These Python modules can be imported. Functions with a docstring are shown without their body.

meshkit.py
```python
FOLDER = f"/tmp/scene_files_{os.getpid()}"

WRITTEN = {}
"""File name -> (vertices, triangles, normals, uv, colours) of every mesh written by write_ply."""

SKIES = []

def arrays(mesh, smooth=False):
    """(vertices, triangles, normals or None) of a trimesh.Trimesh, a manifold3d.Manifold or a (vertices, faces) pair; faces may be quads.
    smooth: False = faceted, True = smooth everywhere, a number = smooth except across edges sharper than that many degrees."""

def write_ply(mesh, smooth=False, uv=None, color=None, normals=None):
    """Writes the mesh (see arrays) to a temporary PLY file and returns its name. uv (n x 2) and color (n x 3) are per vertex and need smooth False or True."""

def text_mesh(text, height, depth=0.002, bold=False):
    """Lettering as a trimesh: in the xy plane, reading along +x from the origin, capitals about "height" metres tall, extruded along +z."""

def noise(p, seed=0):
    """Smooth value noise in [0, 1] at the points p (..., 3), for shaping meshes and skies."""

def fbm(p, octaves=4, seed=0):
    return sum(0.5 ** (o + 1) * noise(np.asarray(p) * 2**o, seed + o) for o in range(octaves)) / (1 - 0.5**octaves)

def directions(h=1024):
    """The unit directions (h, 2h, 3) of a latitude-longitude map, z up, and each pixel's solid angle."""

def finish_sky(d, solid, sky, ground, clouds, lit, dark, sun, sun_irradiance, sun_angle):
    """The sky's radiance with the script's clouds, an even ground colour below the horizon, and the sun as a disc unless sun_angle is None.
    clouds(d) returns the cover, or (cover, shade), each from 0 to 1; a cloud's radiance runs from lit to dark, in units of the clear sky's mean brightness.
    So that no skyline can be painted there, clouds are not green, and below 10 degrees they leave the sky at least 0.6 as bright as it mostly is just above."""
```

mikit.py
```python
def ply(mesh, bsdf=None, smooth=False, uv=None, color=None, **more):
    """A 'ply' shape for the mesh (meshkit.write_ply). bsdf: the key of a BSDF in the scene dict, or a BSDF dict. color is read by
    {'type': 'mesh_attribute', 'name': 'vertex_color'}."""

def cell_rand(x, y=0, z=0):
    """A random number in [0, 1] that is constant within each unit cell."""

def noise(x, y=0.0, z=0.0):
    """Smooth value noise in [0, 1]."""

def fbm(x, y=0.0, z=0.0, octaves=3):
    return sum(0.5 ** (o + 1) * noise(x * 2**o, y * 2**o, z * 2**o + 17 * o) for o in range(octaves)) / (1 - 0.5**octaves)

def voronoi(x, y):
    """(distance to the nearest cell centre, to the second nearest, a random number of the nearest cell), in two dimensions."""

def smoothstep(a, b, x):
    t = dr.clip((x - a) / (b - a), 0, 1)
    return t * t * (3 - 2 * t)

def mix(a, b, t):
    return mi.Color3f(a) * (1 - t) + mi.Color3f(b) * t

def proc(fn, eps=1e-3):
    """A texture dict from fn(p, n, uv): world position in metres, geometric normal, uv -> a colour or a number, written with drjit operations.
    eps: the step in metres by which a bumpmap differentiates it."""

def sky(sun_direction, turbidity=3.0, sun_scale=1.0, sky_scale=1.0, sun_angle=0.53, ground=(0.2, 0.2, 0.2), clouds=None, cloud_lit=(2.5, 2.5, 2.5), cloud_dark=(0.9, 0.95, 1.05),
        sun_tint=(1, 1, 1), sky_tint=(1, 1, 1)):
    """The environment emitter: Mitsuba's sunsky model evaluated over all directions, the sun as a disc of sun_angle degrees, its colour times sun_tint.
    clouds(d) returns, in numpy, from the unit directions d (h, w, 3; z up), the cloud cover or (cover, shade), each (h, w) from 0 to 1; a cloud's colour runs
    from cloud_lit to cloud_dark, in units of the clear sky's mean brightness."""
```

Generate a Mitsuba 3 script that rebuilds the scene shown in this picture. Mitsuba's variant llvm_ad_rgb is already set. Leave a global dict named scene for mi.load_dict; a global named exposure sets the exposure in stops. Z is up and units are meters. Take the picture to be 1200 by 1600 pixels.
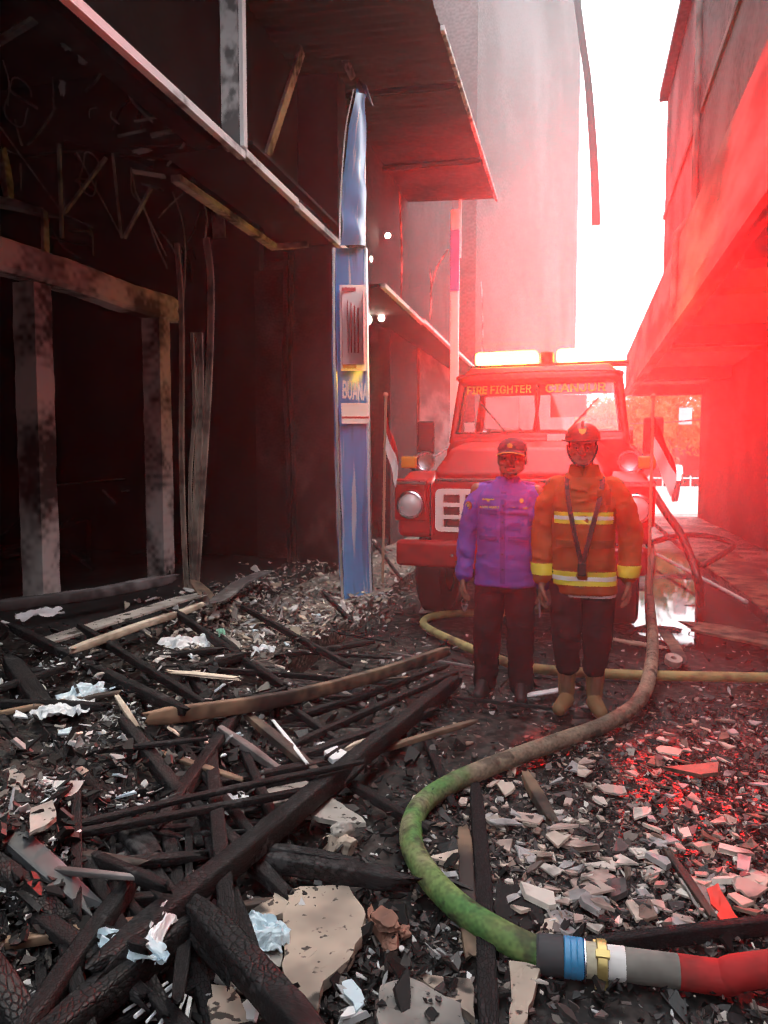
import math
import numpy as np
import trimesh
import manifold3d as m3
import drjit as dr
import mitsuba as mi
import mikit
import meshkit
from mikit import proc, noise, fbm, voronoi, cell_rand, smoothstep, mix

# ------------------------------------------------------------------ camera, sky, exposure
T = mi.ScalarTransform4f
FOC, CX, CY = 1150.0, 600.0, 800.0           # photograph pixels (1200 x 1600)
YAW, PITCH = math.atan(305 / FOC), math.atan(80 / FOC)
EYE = np.array([0.0, 0.0, 1.55])
FWD = np.array([-math.sin(YAW) * math.cos(PITCH), math.cos(YAW) * math.cos(PITCH), -math.sin(PITCH)])
RGT = np.array([math.cos(YAW), math.sin(YAW), 0.0])
UPV = np.cross(RGT, FWD)
exposure = 3.05
scene, labels = {}, {}
scene["camera"] = {"type": "perspective", "fov": math.degrees(2 * math.atan(600 / FOC)), "fov_axis": "x", "near_clip": 0.05, "far_clip": 400.0,
                   "to_world": T().look_at(origin=EYE.tolist(), target=(EYE + FWD).tolist(), up=[0, 0, 1]), "medium": {"type": "ref", "id": "smoky_air"}}
scene["daylight"] = mikit.sky([0.25, 0.35, 0.9], turbidity=3, sun_scale=0.15, sun_angle=14, clouds=lambda d: 1.0, cloud_lit=(5.5, 5.7, 5.9), cloud_dark=(4.5, 4.6, 4.7), ground=(0.12, 0.12, 0.12))
AMBER, RED, BEAM = (2.6, 1.7, 0.13), (2.6, 1.5, 0.18), (27, 0.04, 0.1)
SMOKE_A, SMOKE_B, SMOKE_G = 0.072, 0.030, 0.60

RNG = np.random.default_rng(7)


def ray(px, py):
    return FWD + RGT * (px - CX) / FOC - UPV * (py - CY) / FOC


def G(px, py, z=0.0):
    d = ray(px, py)
    return EYE + d * ((z - EYE[2]) / d[2])


def proj(p):
    q = np.asarray(p, float) - EYE
    z = q @ FWD
    return CX + FOC * (q @ RGT) / z, CY - FOC * (q @ UPV) / z


def AX(px, py, x):
    d = ray(px, py)
    return EYE + d * (x / d[0])


def AY(px, py, y):
    d = ray(px, py)
    return EYE + d * (y / d[1])




def hgt(x, y):
    return np.where(x < -2.95, 0.32, np.where(x < -1.95, 0.20, 0.0))


def sst(a, b, x):
    t = np.clip((x - a) / (b - a), 0, 1)
    return t * t * (3 - 2 * t)


def mound(x, y):
    """Height of the heap of char and ash that buries the pavement edge in front of the burnt shop."""
    x, y = np.asarray(x, float), np.asarray(y, float)
    h = 0.40 * sst(-0.95, -2.3, x) * sst(5.0, 3.9, y) * sst(-1.5, 0.5, y) + 0.05 * sst(0.0, -0.9, x) * sst(5.4, 4.4, y) * sst(-1.5, 0.5, y)
    n = meshkit.fbm(np.stack([x * 2.6, y * 2.6, x * 0], -1), 3, seed=12)
    return h * (0.72 + 0.5 * n) - 0.03


def base(x, y):
    return np.maximum(hgt(x, y), mound(x, y))


def GB(px, py, z=0.0):
    """The point at height z, or just above the heap where that is higher."""
    g = G(px, py, z)
    for _ in range(3):
        g = G(px, py, max(z, float(base(g[0], g[1])) + 0.03 + 0.35 * z))
    return g


# ------------------------------------------------------------------ naming
def numbered(base):
    if base not in labels and base not in scene:
        return base
    k = 1
    while f"{base}_{k:03d}" in labels or f"{base}_{k:03d}" in scene:
        k += 1
    return f"{base}_{k:03d}"


def thing(name, label, cat, group=None, kind=None):
    key = numbered(name)
    d = {"label": label, "kind": "thing"}
    if cat:
        d["category"] = cat
    if group:
        d["group"] = group
    if kind:
        d["kind"] = kind
    labels[key] = d
    return key


def put(key, mesh, mat, smooth=False, **kw):
    scene[key] = mikit.ply(mesh, mat, smooth=smooth, **kw)
    return key


def part(parent, name, mesh, mat, smooth=False, label=None, kind=None, **kw):
    base = parent + "__" + name
    key, k = base, 0
    while key in scene:
        k += 1
        key = f"{base}_{k:03d}"
    scene[key] = mikit.ply(mesh, mat, smooth=smooth, **kw)
    if label or kind:
        labels[key] = {a: b for a, b in (("label", label), ("kind", kind)) if b}
    return key


def single(name, mesh, mat, label, cat, group=None, smooth=False, **kw):
    key = thing(name, label, cat, group)
    return put(key, mesh, mat, smooth, **kw)


def struct(name, mesh, mat, label=None, smooth=False):
    labels[name] = {"label": label or name.replace("_", " "), "kind": "structure"}
    return put(name, mesh, mat, smooth)


# ------------------------------------------------------------------ meshes
cat_ = trimesh.util.concatenate
_UC = trimesh.creation.box((1, 1, 1))


def box(x0, x1, y0, y1, z0, z1):
    m = _UC.copy()
    m.apply_scale([x1 - x0, y1 - y0, z1 - z0])
    m.apply_translation([(x0 + x1) / 2, (y0 + y1) / 2, (z0 + z1) / 2])
    return m


def frame_from(d, up=(0, 0, 1)):
    d = np.asarray(d, float)
    d = d / np.linalg.norm(d)
    up = np.asarray(up, float)
    if abs(d @ up) > 0.98:
        up = np.array([0, 1.0, 0.0])
    s = np.cross(d, up)
    s /= np.linalg.norm(s)
    return d, s, np.cross(s, d)


def mat4(o, a, b, c):
    m = np.eye(4)
    m[:3, 0], m[:3, 1], m[:3, 2], m[:3, 3] = a, b, c, o
    return m


def bar(p0, p1, w, h, roll=0.0):
    """A straight square bar from p0 to p1."""
    p0, p1 = np.asarray(p0, float), np.asarray(p1, float)
    d, s, u = frame_from(p1 - p0)
    c, q = math.cos(roll), math.sin(roll)
    s, u = s * c + u * q, u * c - s * q
    m = _UC.copy()
    m.apply_scale([np.linalg.norm(p1 - p0), w, h])
    m.apply_transform(mat4((p0 + p1) / 2, d, s, u))
    return m


def catmull(pts, n=8):
    p = np.asarray(pts, float)
    p = np.vstack([2 * p[0] - p[1], p, 2 * p[-1] - p[-2]])
    out = []
    for i in range(1, len(p) - 2):
        for t in np.linspace(0, 1, n, endpoint=False):
            a, b, c, d = p[i - 1:i + 3]
            out.append(0.5 * (2 * b + (c - a) * t + (2 * a - 5 * b + 4 * c - d) * t * t + (3 * b - a - 3 * c + d) * t ** 3))
    out.append(p[-2])
    return np.array(out)


def tube(pts, r, n=12, caps=True, section=None):
    """A tube along pts; r a number or one per point; section: (n, 2) outline instead of a circle."""
    p = np.asarray(pts, float)
    k = len(p)
    r = np.broadcast_to(np.asarray(r, float), (k,))
    t = np.gradient(p, axis=0)
    t /= np.linalg.norm(t, axis=1, keepdims=True) + 1e-12
    s = np.cross(t[0], [0, 0, 1] if abs(t[0][2]) < 0.9 else [0, 1, 0])
    rings = []
    a = np.arange(n) * 2 * np.pi / n
    sec = np.stack([np.cos(a), np.sin(a)], 1) if section is None else np.asarray(section)
    n = len(sec)
    for i in range(k):
        s = s - t[i] * (s @ t[i])
        s /= np.linalg.norm(s)
        u = np.cross(t[i], s)
        rings.append(p[i] + r[i] * (sec[:, :1] * s + sec[:, 1:] * u))
    v = np.vstack(rings)
    j = np.arange(n)
    f = []
    for i in range(k - 1):
        q = i * n
        f.append(np.stack([q + j, q + n + (j + 1) % n, q + (j + 1) % n], 1))
        f.append(np.stack([q + j, q + n + j, q + n + (j + 1) % n], 1))
    if caps:
        v = np.vstack([v, p[:1], p[-1:]])
        f.append(np.stack([np.full(n, k * n), j, (j + 1) % n], 1))
        f.append(np.stack([np.full(n, k * n + 1), (k - 1) * n + (j + 1) % n, (k - 1) * n + j], 1))
    m = trimesh.Trimesh(v, np.vstack(f), process=False)
    return m


def beam_mesh(p0, p1, w, h, seed=0, rough=0.06, step=0.05, bend=0.0, roll=0.0, crack=0.5):
    """A burnt timber: a square section with rounded corners, eaten unevenly and checked across the grain."""
    p0, p1 = np.asarray(p0, float), np.asarray(p1, float)
    L = np.linalg.norm(p1 - p0)
    k = max(6, int(L / step))
    d, s, u = frame_from(p1 - p0)
    c, q = math.cos(roll), math.sin(roll)
    s, u = s * c + u * q, u * c - s * q
    sec = np.array([(-1, -.75), (-.75, -1), (0, -1.0), (.75, -1), (1, -.75), (1, 0), (1, .75), (.75, 1), (0, 1.0), (-.75, 1), (-1, .75), (-1, 0)])
    n = len(sec)
    tt = np.linspace(0, 1, k)
    v = []
    for i, t in enumerate(tt):
        ctr = p0 + (p1 - p0) * t + u * bend * math.sin(math.pi * t) + (s * (meshkit.noise([t * L * 1.3 + seed, 0, 0]) - .5) + u * (meshkit.noise([t * L * 1.3, seed, 5.0]) - .5)) * .35 * w
        pos = np.stack([np.full(n, t * L * 7 + seed * 3.1), sec[:, 0] * 1.5 + seed, sec[:, 1] * 1.5], 1)
        g = 1 - rough * 2.2 * meshkit.fbm(pos, 2, seed=seed) - crack * 0.10 * ((i % 2) * meshkit.noise(pos * 2.3, seed + 5))
        endt = min(t, 1 - t) * L
        g = g * (0.72 + 0.28 * min(1, endt / (0.10 + 0.1 * ((seed * 37) % 5) / 5)))
        if i in (0, k - 1):
            ctr = ctr + d * ((meshkit.noise(np.stack([sec[:, 0] * 2 + seed, sec[:, 1] * 2, sec[:, 0] * 0 + i], 1)) - .5) * 1.6 * w)[:, None]
        v.append(ctr + (sec[:, :1] * g[:, None] * w / 2) * s + (sec[:, 1:] * g[:, None] * h / 2) * u)
    v = np.vstack(v + [[p0], [p1]])
    j = np.arange(n)
    f = []
    for i in range(k - 1):
        o = i * n
        f.append(np.stack([o + j, o + (j + 1) % n, o + n + (j + 1) % n], 1))
        f.append(np.stack([o + j, o + n + (j + 1) % n, o + n + j], 1))
    f.append(np.stack([np.full(n, k * n), (j + 1) % n, j], 1))
    f.append(np.stack([np.full(n, k * n + 1), (k - 1) * n + j, (k - 1) * n + (j + 1) % n], 1))
    m = trimesh.Trimesh(v, np.vstack(f), process=False)
    if m.volume < 0:
        m.invert()
    return m


def prism(poly, h, z=0.0):
    from shapely.geometry import Polygon
    m = trimesh.creation.extrude_polygon(Polygon(poly), h, engine="earcut")
    m.apply_translation([0, 0, z])
    return m


def grid_box(x0, x1, y0, y1, z0, z1, step, amp=0.0, freq=3.0, seed=0, iters=None):
    """A box cut into small faces and roughened."""
    m = box(x0, x1, y0, y1, z0, z1)
    m = m.subdivide_to_size(step, max_iter=12)
    m = trimesh.Trimesh(m.vertices, m.faces, process=True)
    if amp:
        n = m.vertex_normals
        v = m.vertices + n * ((meshkit.fbm(m.vertices * freq + 50, 3, seed=seed) - 0.5) * 2 * amp)[:, None]
        m = trimesh.Trimesh(v, m.faces, process=False)
    return m


def rbox(sx, sy, sz, r, n=6):
    """A box with rounded edges, centred."""
    s = m3.Manifold.sphere(r, 4 * n)
    pts = [s.translate([a * (sx / 2 - r), b * (sy / 2 - r), c * (sz / 2 - r)]) for a in (-1, 1) for b in (-1, 1) for c in (-1, 1)]
    return tri(m3.Manifold.batch_hull(pts))


def tri(man):
    mm = man.to_mesh()
    return trimesh.Trimesh(np.array(mm.vert_properties[:, :3]), np.array(mm.tri_verts), process=False)


def lathe(profile, n=32):
    """Revolve (radius, height) pairs about z."""
    return trimesh.creation.revolve(np.asarray(profile, float), sections=n)


def moved(m, t=(0, 0, 0), rot=None):
    m = m.copy()
    if rot is not None:
        for ax, ang in rot:
            m.apply_transform(trimesh.transformations.rotation_matrix(ang, {"x": [1, 0, 0], "y": [0, 1, 0], "z": [0, 0, 1]}[ax]))
    m.apply_translation(t)
    return m


def shard(size, thick, seed, n=None, curl=0.0):
    """A flat broken piece, its outline uneven, centred on the origin."""
    r = np.random.default_rng(seed)
    n = n or r.integers(4, 8)
    a = np.sort(r.uniform(0, 2 * np.pi, n) * 0.35 + np.arange(n) * 2 * np.pi / n * 0.65 + 0)
    rad = size * r.uniform(0.55, 1.1, n) * 0.5
    asp = r.uniform(0.55, 1.0)
    xy = np.stack([np.cos(a) * rad, np.sin(a) * rad * asp], 1)
    top = np.column_stack([xy * 0.96, np.full(n, thick / 2) + curl * (xy[:, 0] / size) ** 2 * size])
    bot = np.column_stack([xy, np.full(n, -thick / 2) + curl * (xy[:, 0] / size) ** 2 * size])
    v = np.vstack([top, bot, [[0, 0, thick / 2]], [[0, 0, -thick / 2]]])
    j = np.arange(n)
    k = (j + 1) % n
    f = np.vstack([np.stack([np.full(n, 2 * n), j, k], 1), np.stack([np.full(n, 2 * n + 1), n + k, n + j], 1),
                   np.stack([j, n + j, n + k], 1), np.stack([j, n + k, k], 1)])
    return trimesh.Trimesh(v, f, process=False)


def pose(m, at, tilt=0.0, seed=0, yaw=None):
    r = np.random.default_rng(seed + 991)
    m = m.copy()
    R = trimesh.transformations.euler_matrix(r.normal(0, 1) * tilt, r.normal(0, 1) * tilt, r.uniform(0, 6.28) if yaw is None else yaw)
    m.apply_transform(R)
    m.apply_translation(at)
    return m



def corrugated(c00, c10, c11, c01, waves, amp, sag=0.0, seed=0, across=6):
    """A corrugated sheet between four corners; the waves are counted from c00 to c10."""
    c00, c10, c11, c01 = (np.asarray(c, float) for c in (c00, c10, c11, c01))
    nu = waves * 6 + 1
    u, v = np.meshgrid(np.linspace(0, 1, nu), np.linspace(0, 1, across), indexing="ij")
    p = (c00 * (1 - u)[..., None] + c10 * u[..., None]) * (1 - v)[..., None] + (c01 * (1 - u)[..., None] + c11 * u[..., None]) * v[..., None]
    n = np.cross(c10 - c00, c01 - c00)
    n /= np.linalg.norm(n)
    d = amp * np.sin(2 * np.pi * waves * u) + sag * (meshkit.fbm(np.stack([p[..., 0] * .9, p[..., 1] * .9, p[..., 2] * .9], -1), 3, seed=seed) - .5) * 2
    p = p + n * d[..., None]
    q = p.reshape(-1, 3)
    i, j = np.meshgrid(np.arange(nu - 1), np.arange(across - 1), indexing="ij")
    a = (i * across + j).ravel()
    f = np.vstack([np.stack([a, a + across, a + across + 1], 1), np.stack([a, a + across + 1, a + 1], 1)])
    return trimesh.Trimesh(np.vstack([q, q + n * .004]), np.vstack([f, f[:, ::-1] + len(q)]), process=False)


# ------------------------------------------------------------------ materials
def two(b):
    return {"type": "twosided", "bsdf": b}


def rgb(*c):
    return {"type": "rgb", "value": list(c) if len(c) == 3 else [c[0]] * 3}


def plain(name, col, rough=0.7, **kw):
    scene[name] = two({"type": "principled", "base_color": rgb(*col), "roughness": rough, **kw})


def textured(name, fn, rough=0.7, bump=None, scale=0.01, eps=2e-3, **kw):
    b = {"type": "principled", "base_color": proc(fn), "roughness": rough, **kw}
    if bump is not None:
        b = {"type": "bumpmap", "arbitrary": proc(bump, eps), "scale": scale, "bsdf": b}
    scene[name] = two(b)


def soot_fn(light, dark, f=1.3, lo=0.35, hi=0.75):
    def fn(p, n, uv):
        a = fbm(p.x * f, p.y * f, p.z * f * 0.6, 4)
        g = noise(p.x * 23, p.y * 23, p.z * 23)
        return mix(dark, light, smoothstep(lo, hi, a * 0.85 + g * 0.15))
    return fn


def bump_fine(p, n, uv):
    return fbm(p.x * 30, p.y * 30, p.z * 30, 3)


textured("soot_black", soot_fn((0.016, 0.014, 0.014), (0.004, 0.004, 0.004)), 0.85)
textured("soot_wall", soot_fn((0.16, 0.12, 0.10), (0.022, 0.018, 0.017), 1.1, 0.4, 0.75), 0.8, bump_fine, 0.006)
textured("soot_facade", soot_fn((0.034, 0.029, 0.028), (0.009, 0.008, 0.008), 0.8, 0.35, 0.8), 0.85)
textured("sooty_concrete", soot_fn((0.70, 0.68, 0.66), (0.05, 0.046, 0.045), 2.3, 0.32, 0.62), 0.85, bump_fine, 0.008)
textured("far_plaster", soot_fn((0.085, 0.078, 0.08), (0.03, 0.028, 0.028), 0.35), 0.9)


def pier_fn(p, n, uv):
    a = fbm(p.x * 2.0, p.y * 2.0, p.z * 1.1, 4)
    g = noise(p.x * 60, p.y * 60, p.z * 60)
    clean = smoothstep(1.9, 0.3, p.z) * smoothstep(0.38, 0.62, a)
    c = mix((0.012, 0.010, 0.009), (0.045, 0.034, 0.03), smoothstep(0.3, 0.75, a * 0.8 + g * 0.2))
    return mix(c, (0.16, 0.125, 0.10), clean * 0.8)


textured("pier_plaster", pier_fn, 0.8, bump_fine, 0.006)


def pave_fn(p, n, uv):
    a = fbm(p.x * 1.7, p.y * 1.7, p.z, 4)
    g = noise(p.x * 40, p.y * 40, p.z * 40)
    return mix((0.03, 0.026, 0.025), (0.24, 0.20, 0.175), smoothstep(0.35, 0.75, a * 0.7 + g * 0.3))


textured("sooty_paving", pave_fn, 0.6, bump_fine, 0.006)


def ground_fn(p, n, uv):
    a = fbm(p.x * 2.2, p.y * 2.2, 0, 4)
    g = fbm(p.x * 24, p.y * 24, 0, 3)
    c = mix((0.006, 0.0055, 0.0055), (0.05, 0.042, 0.038), smoothstep(0.40, 0.78, a * 0.45 + g * 0.55))
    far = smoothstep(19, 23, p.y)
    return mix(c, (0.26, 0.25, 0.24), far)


def ground_rough(p, n, uv):
    return 0.30 + 0.4 * smoothstep(0.42, 0.62, fbm(p.x * 1.3, p.y * 1.3, 3.0, 3))


def ground_bump(p, n, uv):
    return fbm(p.x * 14, p.y * 14, 0, 4)


scene["wet_ground"] = two({"type": "bumpmap", "arbitrary": proc(ground_bump, 3e-3), "scale": 0.03,
                           "bsdf": {"type": "principled", "base_color": proc(ground_fn), "roughness": proc(ground_rough), "specular": 0.5}})
plain("puddle_water", (0.012, 0.010, 0.009), 0.04, specular=0.6)


def fascia_fn(p, n, uv):
    a = fbm(p.x * 3, p.y * 0.8, p.z * 2.2, 4)
    return mix((0.07, 0.065, 0.06), (0.22, 0.205, 0.195), smoothstep(0.3, 0.7, a))


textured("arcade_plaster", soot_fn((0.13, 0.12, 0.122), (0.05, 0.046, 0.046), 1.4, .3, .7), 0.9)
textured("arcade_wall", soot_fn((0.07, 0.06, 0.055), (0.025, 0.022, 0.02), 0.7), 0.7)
textured("fascia_concrete", fascia_fn, 0.85, bump_fine, 0.005)
textured("rail_paint", soot_fn((0.42, 0.35, 0.29), (0.10, 0.085, 0.075), 6, 0.25, 0.65), 0.6)
plain("pale_road", (0.42, 0.41, 0.40), 0.8)
plain("ceiling_panel", (0.28, 0.265, 0.255), 0.85)
plain("dark_beam", (0.035, 0.03, 0.03), 0.8)
# ------------------------------------------------------------------ the setting
FLOOR = 0.32      # inner shop floor
STEP = 0.20       # outer step

def ground_mesh():
    xs = np.concatenate([np.linspace(-60, -9, 10), np.linspace(-8, 5, 90), np.linspace(6, 60, 10)])
    ys = np.concatenate([np.linspace(-40, -3, 8), np.linspace(-2, 12, 100), np.linspace(13, 26, 20), np.linspace(30, 120, 10)])
    gx, gy = np.meshgrid(xs, ys, indexing="ij")
    p = np.stack([gx.ravel(), gy.ravel(), gx.ravel() * 0], 1)
    z = (meshkit.fbm(np.column_stack([p[:, :2] * 1.6, p[:, 2]]), 3, seed=3) - 0.5) * 0.05
    near = np.clip((13 - p[:, 1]) / 4, 0, 1) * np.clip((p[:, 1] + 2) / 2, 0, 1)
    p[:, 2] = np.where(near > 0, z * near, 0) - 0.01
    ni, nj = gx.shape
    i, j = np.meshgrid(np.arange(ni - 1), np.arange(nj - 1), indexing="ij")
    a = (i * nj + j).ravel()
    f = np.vstack([np.stack([a, a + nj, a + nj + 1], 1), np.stack([a, a + nj + 1, a + 1], 1)])
    return trimesh.Trimesh(p, f, process=False)


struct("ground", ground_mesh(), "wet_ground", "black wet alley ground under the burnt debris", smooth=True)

# a shallow sheet of water standing in the low places of the alley
_w = prism([(0.55, 6.9), (1.2, 6.2), (1.72, 7.4), (1.73, 20.5), (0.6, 21.2), (0.3, 14), (0.35, 9)], 0.002, -0.012)
struct("puddle", _w, "puddle_water", "pool of hose water in the alley beside the fire engine")

struct("shop_pavement", grid_box(-2.95, -1.95, -16, 24, -0.3, STEP, 0.28, 0.012, 2.5, 4), "sooty_paving", "raised pavement edge in front of the burnt shops", smooth=25)
struct("shop_floor", grid_box(-9.2, -2.95, -16, 24, -0.3, FLOOR, 0.6, 0.01, 2.5, 5), "soot_black", "black floor inside the burnt shops", smooth=25)
struct("arcade_pavement", box(1.75, 3.05, 6.2, 20.6, -0.3, 0.09), "sooty_paving", "low wet pavement under the concrete arcade")

# ---- left: the burnt shop
B = thing("burnt_shop_building", "burnt out black shop building with open front on the alley's sooty side", "building")
part(B, "back_wall", box(-9.25, -9.05, -16, 24, 0, 9), "soot_black")
part(B, "end_wall", box(-9.05, -3.2, -16.2, -16.0, 0, 9), "soot_black")
part(B, "ceiling", box(-9.05, -3.4, -16, 24, 6.6, 6.8), "soot_black")
part(B, "upper_wall", box(-3.4, -3.2, -16, 8.2, 4.35, 9.3), "soot_black")
part(B, "upper_wall", box(-3.1, -2.9, 8.45, 17, 3.95, 9.3), "soot_facade")
part(B, "corner_column", grid_box(-3.4, -2.72, 8.2, 8.5, 4.1, 9.3, 0.3, 0.012, 3, 6), "soot_facade")
# columns and lintel of the shop front
C1, C2 = G(66, 944, FLOOR), G(252, 903, FLOOR)
part(B, "column", grid_box(C1[0] - .105, C1[0] + .105, C1[1] - .105, C1[1] + .105, FLOOR - .1, 3.02, 0.12, 0.012, 5, 7), "sooty_concrete", smooth=30)
part(B, "column", grid_box(C2[0] - .10, C2[0] + .10, C2[1] - .10, C2[1] + .10, FLOOR - .1, 3.02, 0.12, 0.012, 5, 8), "sooty_concrete", smooth=30)
dC = (C2 - C1) / np.linalg.norm(C2 - C1)
_l = beam_mesh([*(C1 - dC * 5)[:2], 3.20], [*(C2 + dC * 0.35)[:2], 3.14], 0.24, 0.27, 3, 0.03, 0.15)
part(B, "lintel", _l, "sooty_concrete", smooth=35)
# partition wall and pier between this shop and the next
part(B, "pier", grid_box(-3.38, -2.76, 8.36, 8.62, STEP - .1, 4.08, 0.2, 0.012, 3, 9), "pier_plaster", smooth=30)
part(B, "partition_wall", grid_box(-3.95, -3.38, 8.60, 8.75, FLOOR - .1, 3.9, 0.25, 0.012, 3, 10), "pier_plaster", smooth=30)
part(B, "partition_wall", box(-9.05, -3.95, 8.75, 8.9, FLOOR - .1, 6.6), "soot_black")
# canopy: eave strip, sloping sheet, soffit panel with its trim
E0, E1 = AX(60, -45, -2.4), AX(531, 381, -2.4)
for a_, b_ in ((-16, -4), (-3.98, 1.5), (1.52, 5.0), (5.02, 8.3)):
    part(B, "canopy_sheet", corrugated([-2.42, a_, 3.80], [-2.42, b_, 3.80], [-5.6, b_, 6.55], [-5.6, a_, 6.55], int((b_ - a_) / .15), .02, .07, int(a_ + 30), 8), "soot_black", smooth=40)
scene["eave_paint"] = two({"type": "principled", "base_color": proc(soot_fn((0.75, 0.76, 0.76), (0.22, 0.21, 0.21), 5, 0.25, 0.5)), "roughness": 0.5})
for a, b, dz in ((-16.0, 5.05, 0.0), (5.07, 6.1, 0.012), (6.12, 7.55, -0.02)):
    part(B, "eave_strip", bar([-2.40, a, 3.77 + dz], [-2.40, b, 3.755 + dz], 0.05, 0.055), "eave_paint")
S1 = G(430, 386, 4.04)
S2 = G(343, 332, 4.04)
part(B, "soffit_panel", box(-3.36, -2.55, S1[1] - 2.6, S1[1], 4.06, 4.09), "soot_black")
part(B, "soffit_trim", bar([S1[0], S1[1], 4.03], [S1[0], S1[1] - 2.2, 4.03], 0.09, 0.06), "sooty_concrete")
part(B, "soffit_trim", bar([S1[0] + 0.047, S1[1] - 0.03, 4.03], [S1[0] + 0.42, S1[1] - 0.03, 4.03], 0.055, 0.06), "sooty_concrete")
# shutter rail on the pier
R0 = G(440, 902, FLOOR)
for dx in (0.0, 0.075):
    part(B, "shutter_rail", tube(catmull([[-3.40 + dx, 8.31, 0.24], [-3.40 + dx, 8.31, 1.6], [-3.43 + dx, 8.28, 2.5], [-3.41 + dx, 8.29, 3.2], [-3.40 + dx, 8.29, 4.0]], 5), 0.022, section=[(-1, -1), (1, -1), (1, 1), (-1, 1)]), "pier_plaster")
# post and broken boards above the canopy
U0, U1 = AX(691, 40, -1.4), AX(776, 316, -1.4)
UZ = (U0[2] + U1[2]) / 2
PP = AX(372, 238, -2.42)
scene["post_paint"] = two({"type": "principled", "base_color": proc(soot_fn((0.46, 0.45, 0.45), (0.10, 0.1, 0.1), 9, 0.4, 0.6)), "roughness": 0.6})
plain("pale_metal", (0.62, 0.62, 0.62), 0.45)
part(B, "canopy_post", bar([-2.46, PP[1], 3.80], [-2.46, PP[1], UZ - .01], 0.13, 0.09), "post_paint")
part(B, "canopy_post", bar([-2.375, PP[1] + .0, 3.80], [-2.375, PP[1], UZ - .01], 0.03, 0.06), "pale_metal")
for (a, b, w, yy, mat) in (((412, 262), (472, 78), 0.17, 7.3, "sooty_concrete"), ((516, 45), (552, 122), 0.09, 7.9, "post_paint"), ((545, 60), (590, 30), 0.03, 8.1, "post_paint")):
    part(B, "broken_board", bar(AY(*a, yy), AY(*b, yy + 0.15), w, 0.03, 0.2), mat)
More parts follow.
